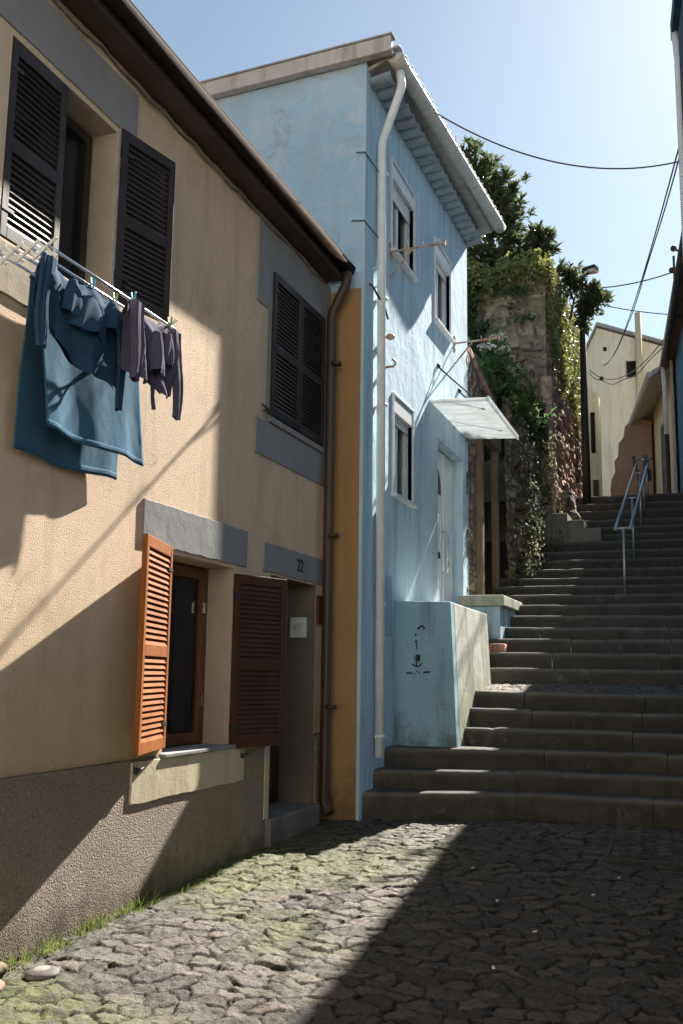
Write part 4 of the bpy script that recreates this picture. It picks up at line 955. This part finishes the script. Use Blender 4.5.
# ------------------------------------------------------------------ laundry
AZ = 3.70; AY0 = 3.98; AY1 = 5.24
AR = thing('clothes_airer', 'chrome concertina clothes airer fixed below the upper window', 'clothes airer', (LX, 4.7, AZ))
RX = [-3.30, -3.20, -3.10, -3.0]
for x in RX:
    b = MB(); b.tube([(x, AY0-.03, AZ), (x, AY1, AZ)], .0085, 8); b.build('rail', M['chrome'], AR)
for y in (AY0, AY1-.02):
    b = MB(); z0 = AZ
    for i in range(4):
        xa = LX+.01+.102*i; xb = xa+.102; dz = .05
        b.obox(((xa+xb)/2, y, z0), V((xb-xa+.03, 0, 2*dz))*.5, (0,.004,0), V((-2*dz, 0, xb-xa)).normalized()*.008)
        b.obox(((xa+xb)/2, y+.010, z0), V((xb-xa+.03, 0, -2*dz))*.5, (0,.004,0), V((2*dz, 0, xb-xa)).normalized()*.008)
    b.build('scissor_arm', M['frame_white'], AR)
b = MB()
for y in (AY0, AY1-.02): b.box(LX, LX+.02, y-.02, y+.03, AZ-.09, AZ+.09)
b.build('wall_bracket', M['frame_white'], AR)

def fabric(name, c1, c2, bump=.35, sc=260):
    t = NT(name); n = t.noise(3, 4, .6); f = t.noise(sc, 3, .7)
    col = t.mix(t.ramp(n, .35, .7), c1, c2); col = t.mix(t.ramp(f, .35, .65, .3, 0), col, tuple(x*.4 for x in c1))
    t.fin(col, .95, t.bump(f, bump, .003, t.bump(t.noise(14, 4), .3, .01)), .1)
    t.b.inputs['Sheen Weight'].default_value = .04
    tr = t.n('ShaderNodeBsdfTranslucent'); t.l(col, tr.inputs[0]); ms = t.n('ShaderNodeMixShader'); ms.inputs[0].default_value = .10
    t.l(t.b.outputs[0], ms.inputs[1]); t.l(tr.outputs[0], ms.inputs[2]); t.l(ms.outputs[0], t.out.inputs[0]); return t.m
M['towel'] = fabric('teal_terry', (.042,.125,.21), (.058,.16,.26), .7, 190)
M['towel_hem'] = fabric('teal_hem', (.035,.11,.19), (.05,.145,.24), .4, 300)
M['navy'] = fabric('navy_jersey', (.025,.065,.13), (.035,.085,.16))
M['greyviolet'] = fabric('grey_violet_jersey', (.085,.075,.12), (.11,.10,.15))
def towel_fn(y0, y1, x0, zt, zb0, zb1, amp, seed, out=0.0, skew=0.0):
    def fn(u, v):
        y = y0+(y1-y0)*u + skew*v; zb = zb0+(zb1-zb0)*u; z = zt+(zb-zt)*v
        fo = amp*(.25+.75*v)*(math.sin(u*9.5+seed)+.55*math.sin(u*19+seed*2+v*1.5)+.8*(fb(u*5+seed, v*2.2, 3)-.5)*2)
        return (x0+out*v+fo*.5, y+.01*math.sin(v*6+seed), z+.012*math.sin(u*7+seed)*v)
    return fn
b = MB()
b.sheet(towel_fn(4.27, 5.29, -3.345, AZ-.005, 2.73, 2.75, .022, 1.0, .0, -.05), 60, 40)
b.sheet(towel_fn(4.27, 5.29, -3.27, AZ-.005, 2.87, 2.86, .028, 2.2, .05, .05), 60, 40)
b.sheet(lambda u, v: (-3.307-.038*math.cos(math.pi*v), 4.27+1.02*u, AZ-.005+.03*math.sin(math.pi*v)), 60, 6)
tw_ = b.build('bath_towel', M['towel'], solid=.003)
for fn_, k_ in ((towel_fn(4.27, 5.29, -3.345, AZ-.005, 2.73, 2.75, .022, 1.0, .0, -.05), .0012), (towel_fn(4.27, 5.29, -3.27, AZ-.005, 2.87, 2.86, .028, 2.2, .05, .05), .0012)):
    q = MB(); q.sheet(lambda u, v, fn_=fn_, k_=k_: V(fn_(u, .955+.036*v))+V((k_, 0, 0)), 60, 3); q.build('hem', M['towel_hem'], tw_, solid=.0042)
tag(tw_, 'large teal blue towel folded over the airer behind the clothes', 'towel')
def sleeve(b, top, bot, w0, w1, th, seed, bend=0.0):
    """a flat hanging sleeve: a tube pressed flat with long lengthwise folds"""
    A = V(top); B_ = V(bot); n = 30; vs = []; fs = []; K = 24
    for i in range(n+1):
        t = i/n; c = A*(1-t)+B_*t; c.y += bend*math.sin(math.pi*t)+.006*math.sin(t*7+seed); w = w0*(1-t)+w1*t
        if t > .9: w *= .88
        for k in range(K):
            a = 2*math.pi*k/K; yy = math.cos(a); xx = math.sin(a)
            fold = .45*math.sin(yy*5+seed+t*1.3)*.5+.25*math.sin(yy*9+seed*2)
            vs.append((c.x+th*(xx*.75+fold)+.008*(fb(t*4+seed, yy*2, 3)-.5), c.y+w*.5*yy*(1+.12*math.sin(t*9+seed)), c.z+.008*math.sin(yy*3+seed)*(t > .95)))
    for i in range(n):
        for k in range(K): fs.append((i*K+k, i*K+(k+1) % K, (i+1)*K+(k+1) % K, (i+1)*K+k))
    b.add(vs, fs, True)
def garment(name, label, mat, y0, y1, x0, zt, bot, seed, sleeves, lumps, pegs):
    """hung over the rail: front and back panels that sag between the pegs and fall in folds; bot(u) is the lower edge"""
    def top_sag(u):
        d = min(abs(u-p) for p in pegs); return -.045*min(1, d*4)**1.2
    def body(front):
        def fn(u, v):
            zb = bot(u) + (0 if front else .03)
            y = y0+(y1-y0)*u + .012*math.sin(v*5+seed+u*3); zs = zt+top_sag(u); z = zs+(zb-zs)*v
            f = 0
            for p in pegs:                      # folds fan out from each peg
                du = u-p; f += .022*math.sin(du*34/(1+2.2*v))*math.exp(-(du*3.2)**2)*min(1, v*3)
            f += .030*v*math.sin(u*10+seed+v*1.7)+.018*v*math.sin(u*21+seed*3-v*2)+.045*(fb(u*4+seed, v*3+seed, 7)-.5)*min(1, v*3)
            sgn = .022*min(1, v*5)
            return (x0+(sgn+f if front else -sgn+f*.6), y, z)
        return fn
    b = MB(); b.sheet(body(True), 70, 50); b.sheet(body(False), 70, 50)
    o = b.build(name, mat, solid=.003); tag(o, label, 'garment')
    for s in sleeves:
        q = MB(); sleeve(q, *s); q.build('sleeve', mat, o)
    for (c, r, sd) in lumps:                    # a sleeve turned in on itself: a drooping fold
        q = MB()
        def drape(u, v, c=c, r=r, sd=sd):
            a = (u-.5)*math.pi*1.15; rr_ = .45+.55*v
            ruck = .16*math.sin(u*17+sd+v*3)*v
            return (c[0]+r[0]*(math.cos(a)*rr_*(1-.35*v*v)+ruck), c[1]+r[1]*(math.sin(a)*(.35+.65*math.sin(min(1, v*1.2)*math.pi*.62))+ruck*.4), c[2]+r[2]*(.9-1.9*v+.10*math.sin(u*9+sd)*v))
        q.sheet(drape, 36, 26); q.build('bunched_sleeve', mat, o, solid=.003)
    return o
garment('sweatshirt', 'navy blue sweatshirt pegged by its hem on the airer', M['navy'], 4.02, 4.78, -3.09, AZ-.01, lambda u: 3.30-.12*min(1, max(0, (u-.15)*2.2))+.035*math.sin(u*9+1)+(.03 if u < .2 else 0), 1.3,
    [((-3.045,4.035,AZ-.02), (-3.045,4.01,3.20), .12, .085, .020, 1, -.01), ((-3.045,4.73,AZ-.08), (-3.055,4.76,3.06), .13, .05, .018, 5, .01)],
    [((-3.055,4.40,3.50), (.085,.13,.105), 2), ((-3.055,4.26,3.55), (.05,.07,.10), 7), ((-3.055,4.64,3.57), (.05,.075,.085), 4)], (.03, .62, .92))
garment('long_sleeved_shirt', 'grey violet long-sleeved shirt hanging at the right end of the airer', M['greyviolet'], 4.70, 5.20, -2.99, AZ-.005, lambda u: 3.26+.03*math.sin(u*11+2)-.02*u, 4.1,
    [((-2.945,4.73,AZ-.02), (-2.945,4.73,3.22), .115, .085, .022, 3, .01), ((-2.955,5.18,AZ-.04), (-2.965,5.26,3.13), .11, .075, .020, 9, .02), ((-2.985,4.97,3.36), (-2.99,5.03,3.13), .05, .03, .010, 6, .005)],
    [((-2.955,4.96,3.46), (.065,.075,.13), 4), ((-2.955,5.10,3.52), (.045,.05,.10), 8)], (.10, .95))
def peg(y, x, col, label):
    T = thing('clothes_peg', label, 'clothes peg', (x, y, AZ), 'clothes pegs on the airer')
    for s in (-1, 1):
        b = MB(); b.obox((x+s*.008, y, AZ+.012), V((.003*1, 0, 0)), (0, .008, 0), V((s*.006, 0, .04))); b.build('peg_arm', col, T, bevel=.002)
    b = MB(); b.tube([(x-.012, y, AZ+.014), (x+.012, y, AZ+.014)], .005, 6); b.build('spring', M['chrome'], T)
    return T
turq = plain('turquoise_plastic', (.03,.32,.42), .4); lime = plain('lime_plastic', (.30,.38,.12), .45)
peg(4.045, -3.09, turq, 'turquoise peg at the left end of the navy sweatshirt'); peg(4.49, -3.09, turq, 'turquoise peg half hidden in the middle of the navy sweatshirt')
peg(4.72, -3.09, lime, 'pale green peg at the right end of the navy sweatshirt'); peg(4.75, -2.99, turq, 'turquoise peg holding the left end of the grey violet shirt'); peg(5.175, -2.99, lime, 'yellow green peg holding the right end of the grey violet shirt')

# ------------------------------------------------------------------ ground details
def grass():
    b = MB(); random.seed(9)
    def tuft(x, y, n, h, r):
        for _ in range(n):
            p = V((x+random.gauss(0, r), y+random.gauss(0, r), gz(y)-.02)); d = (V((0,0,1))+rdir()*.65).normalized(); L = h*random.uniform(.5, 1.2); s = d.cross(rdir()).normalized()*.0028
            q = p+d*L*.6; e = p+d*L+rdir()*L*.25
            b.add([p-s, p+s, q+s*.8, q-s*.8, e], [(0,1,2,3),(3,2,4)])
    for _ in range(230):
        y = random.uniform(4.3, 7.4); x = LX+.03+abs(random.gauss(0, .03)); tuft(x, y, 7, .045*random.uniform(.6, 1.8)*(1.6 if y < 5.9 else .8), .02)
    for _ in range(1500):
        x = random.uniform(-3.35, -1.6); y = random.uniform(3.9, 8.2)
        if fb(x*1.3, y*1.3, 33, 4) < .44: continue
        tuft(x, y, 5, .022*random.uniform(.6, 1.5), .018)
    return b.build('grass_tufts', M['grass'])
g_ = grass(); g_['kind'] = 'stuff'; g_['label'] = 'short green grass and weeds growing between the cobbles and along the wall'; g_['category'] = 'grass'
def stone(name, c, r, mat, label, seed, grp=None):
    b = MB(); rock(b, c, r, seed); return tag(b.build(name, M[mat]), label, 'stone', grp)
stone('kerb_stone', (-3.27, 4.16, .105), (.09,.14,.035), 'brick_stone', 'flat reddish kerb stone against the foot of the pebble-dash wall', 3)
stone('kerb_stone', (-3.14, 4.46, .115), (.08,.09,.03), 'step', 'pale grey kerb stone just right of the reddish one by the wall', 6)
stone('kerb_stone', (-3.34, 4.36, .13), (.045,.08,.04), 'rough_wall', 'small dark stone wedged in the corner under the pebble-dash wall', 8)
b = MB(); random.seed(3)
lit = plain('pale_litter', (.62,.6,.55), .8)
for i, (x, y) in enumerate(((-1.62,7.45),(-1.28,6.6),(-.72,6.95),(-1.05,5.3),(-1.9,6.9),(-.6,7.5),(-.95,6.0))):
    q = MB(); a = random.uniform(0, 3); z = gz(y)+.02; q.obox((x, y, z), V((math.cos(a), math.sin(a), .2))*.012, V((-math.sin(a), math.cos(a), .1))*.008, (0,0,.003))
    tag(q.build('litter_scrap', lit), 'tiny pale scrap of litter on the shaded cobbles', 'litter', 'litter scraps on the cobbles')

# ------------------------------------------------------------------ added out of view: bounce-light house and low side wall
LH = thing('bounce_house', 'unseen cream plastered house added behind the viewer to bounce sunlight up the street', 'house', (0, -9, -.6))  # added unseen behind the camera, bounces sunlight into the shaded street
b = MB(); b.box(-9, 7, -14, -9, -.6, 8.5); b.build('wall', M['cream_wall'], LH)
b = MB()
for x in (-6, -3, 0, 3):
    for z in (1.2, 4.6): b.box(x, x+1, -9.02, -8.97, z, z+1.5)
b.build('window', M['glass'], LH)
b = MB(); b.box(-9.3, 7.3, -14.3, -8.7, 8.51, 8.7); b.build('roof', M['tile'], LH)
GW = thing('added_low_wall', 'unseen low grey rendered wall added along the right of the lower street to let skylight in', 'wall', (1, 0, -.5))  # added out of view: low for more skylight, grey to limit bounce
b = MB(); b.box(.95, 1.2, -6, 6.9, -.6, 2.2); b.build('wall', M['grey'], GW); b = MB(); b.box(.9, 1.25, -6.02, 6.92, 2.203, 2.28); b.build('coping', M['verge'], GW, bevel=.01)
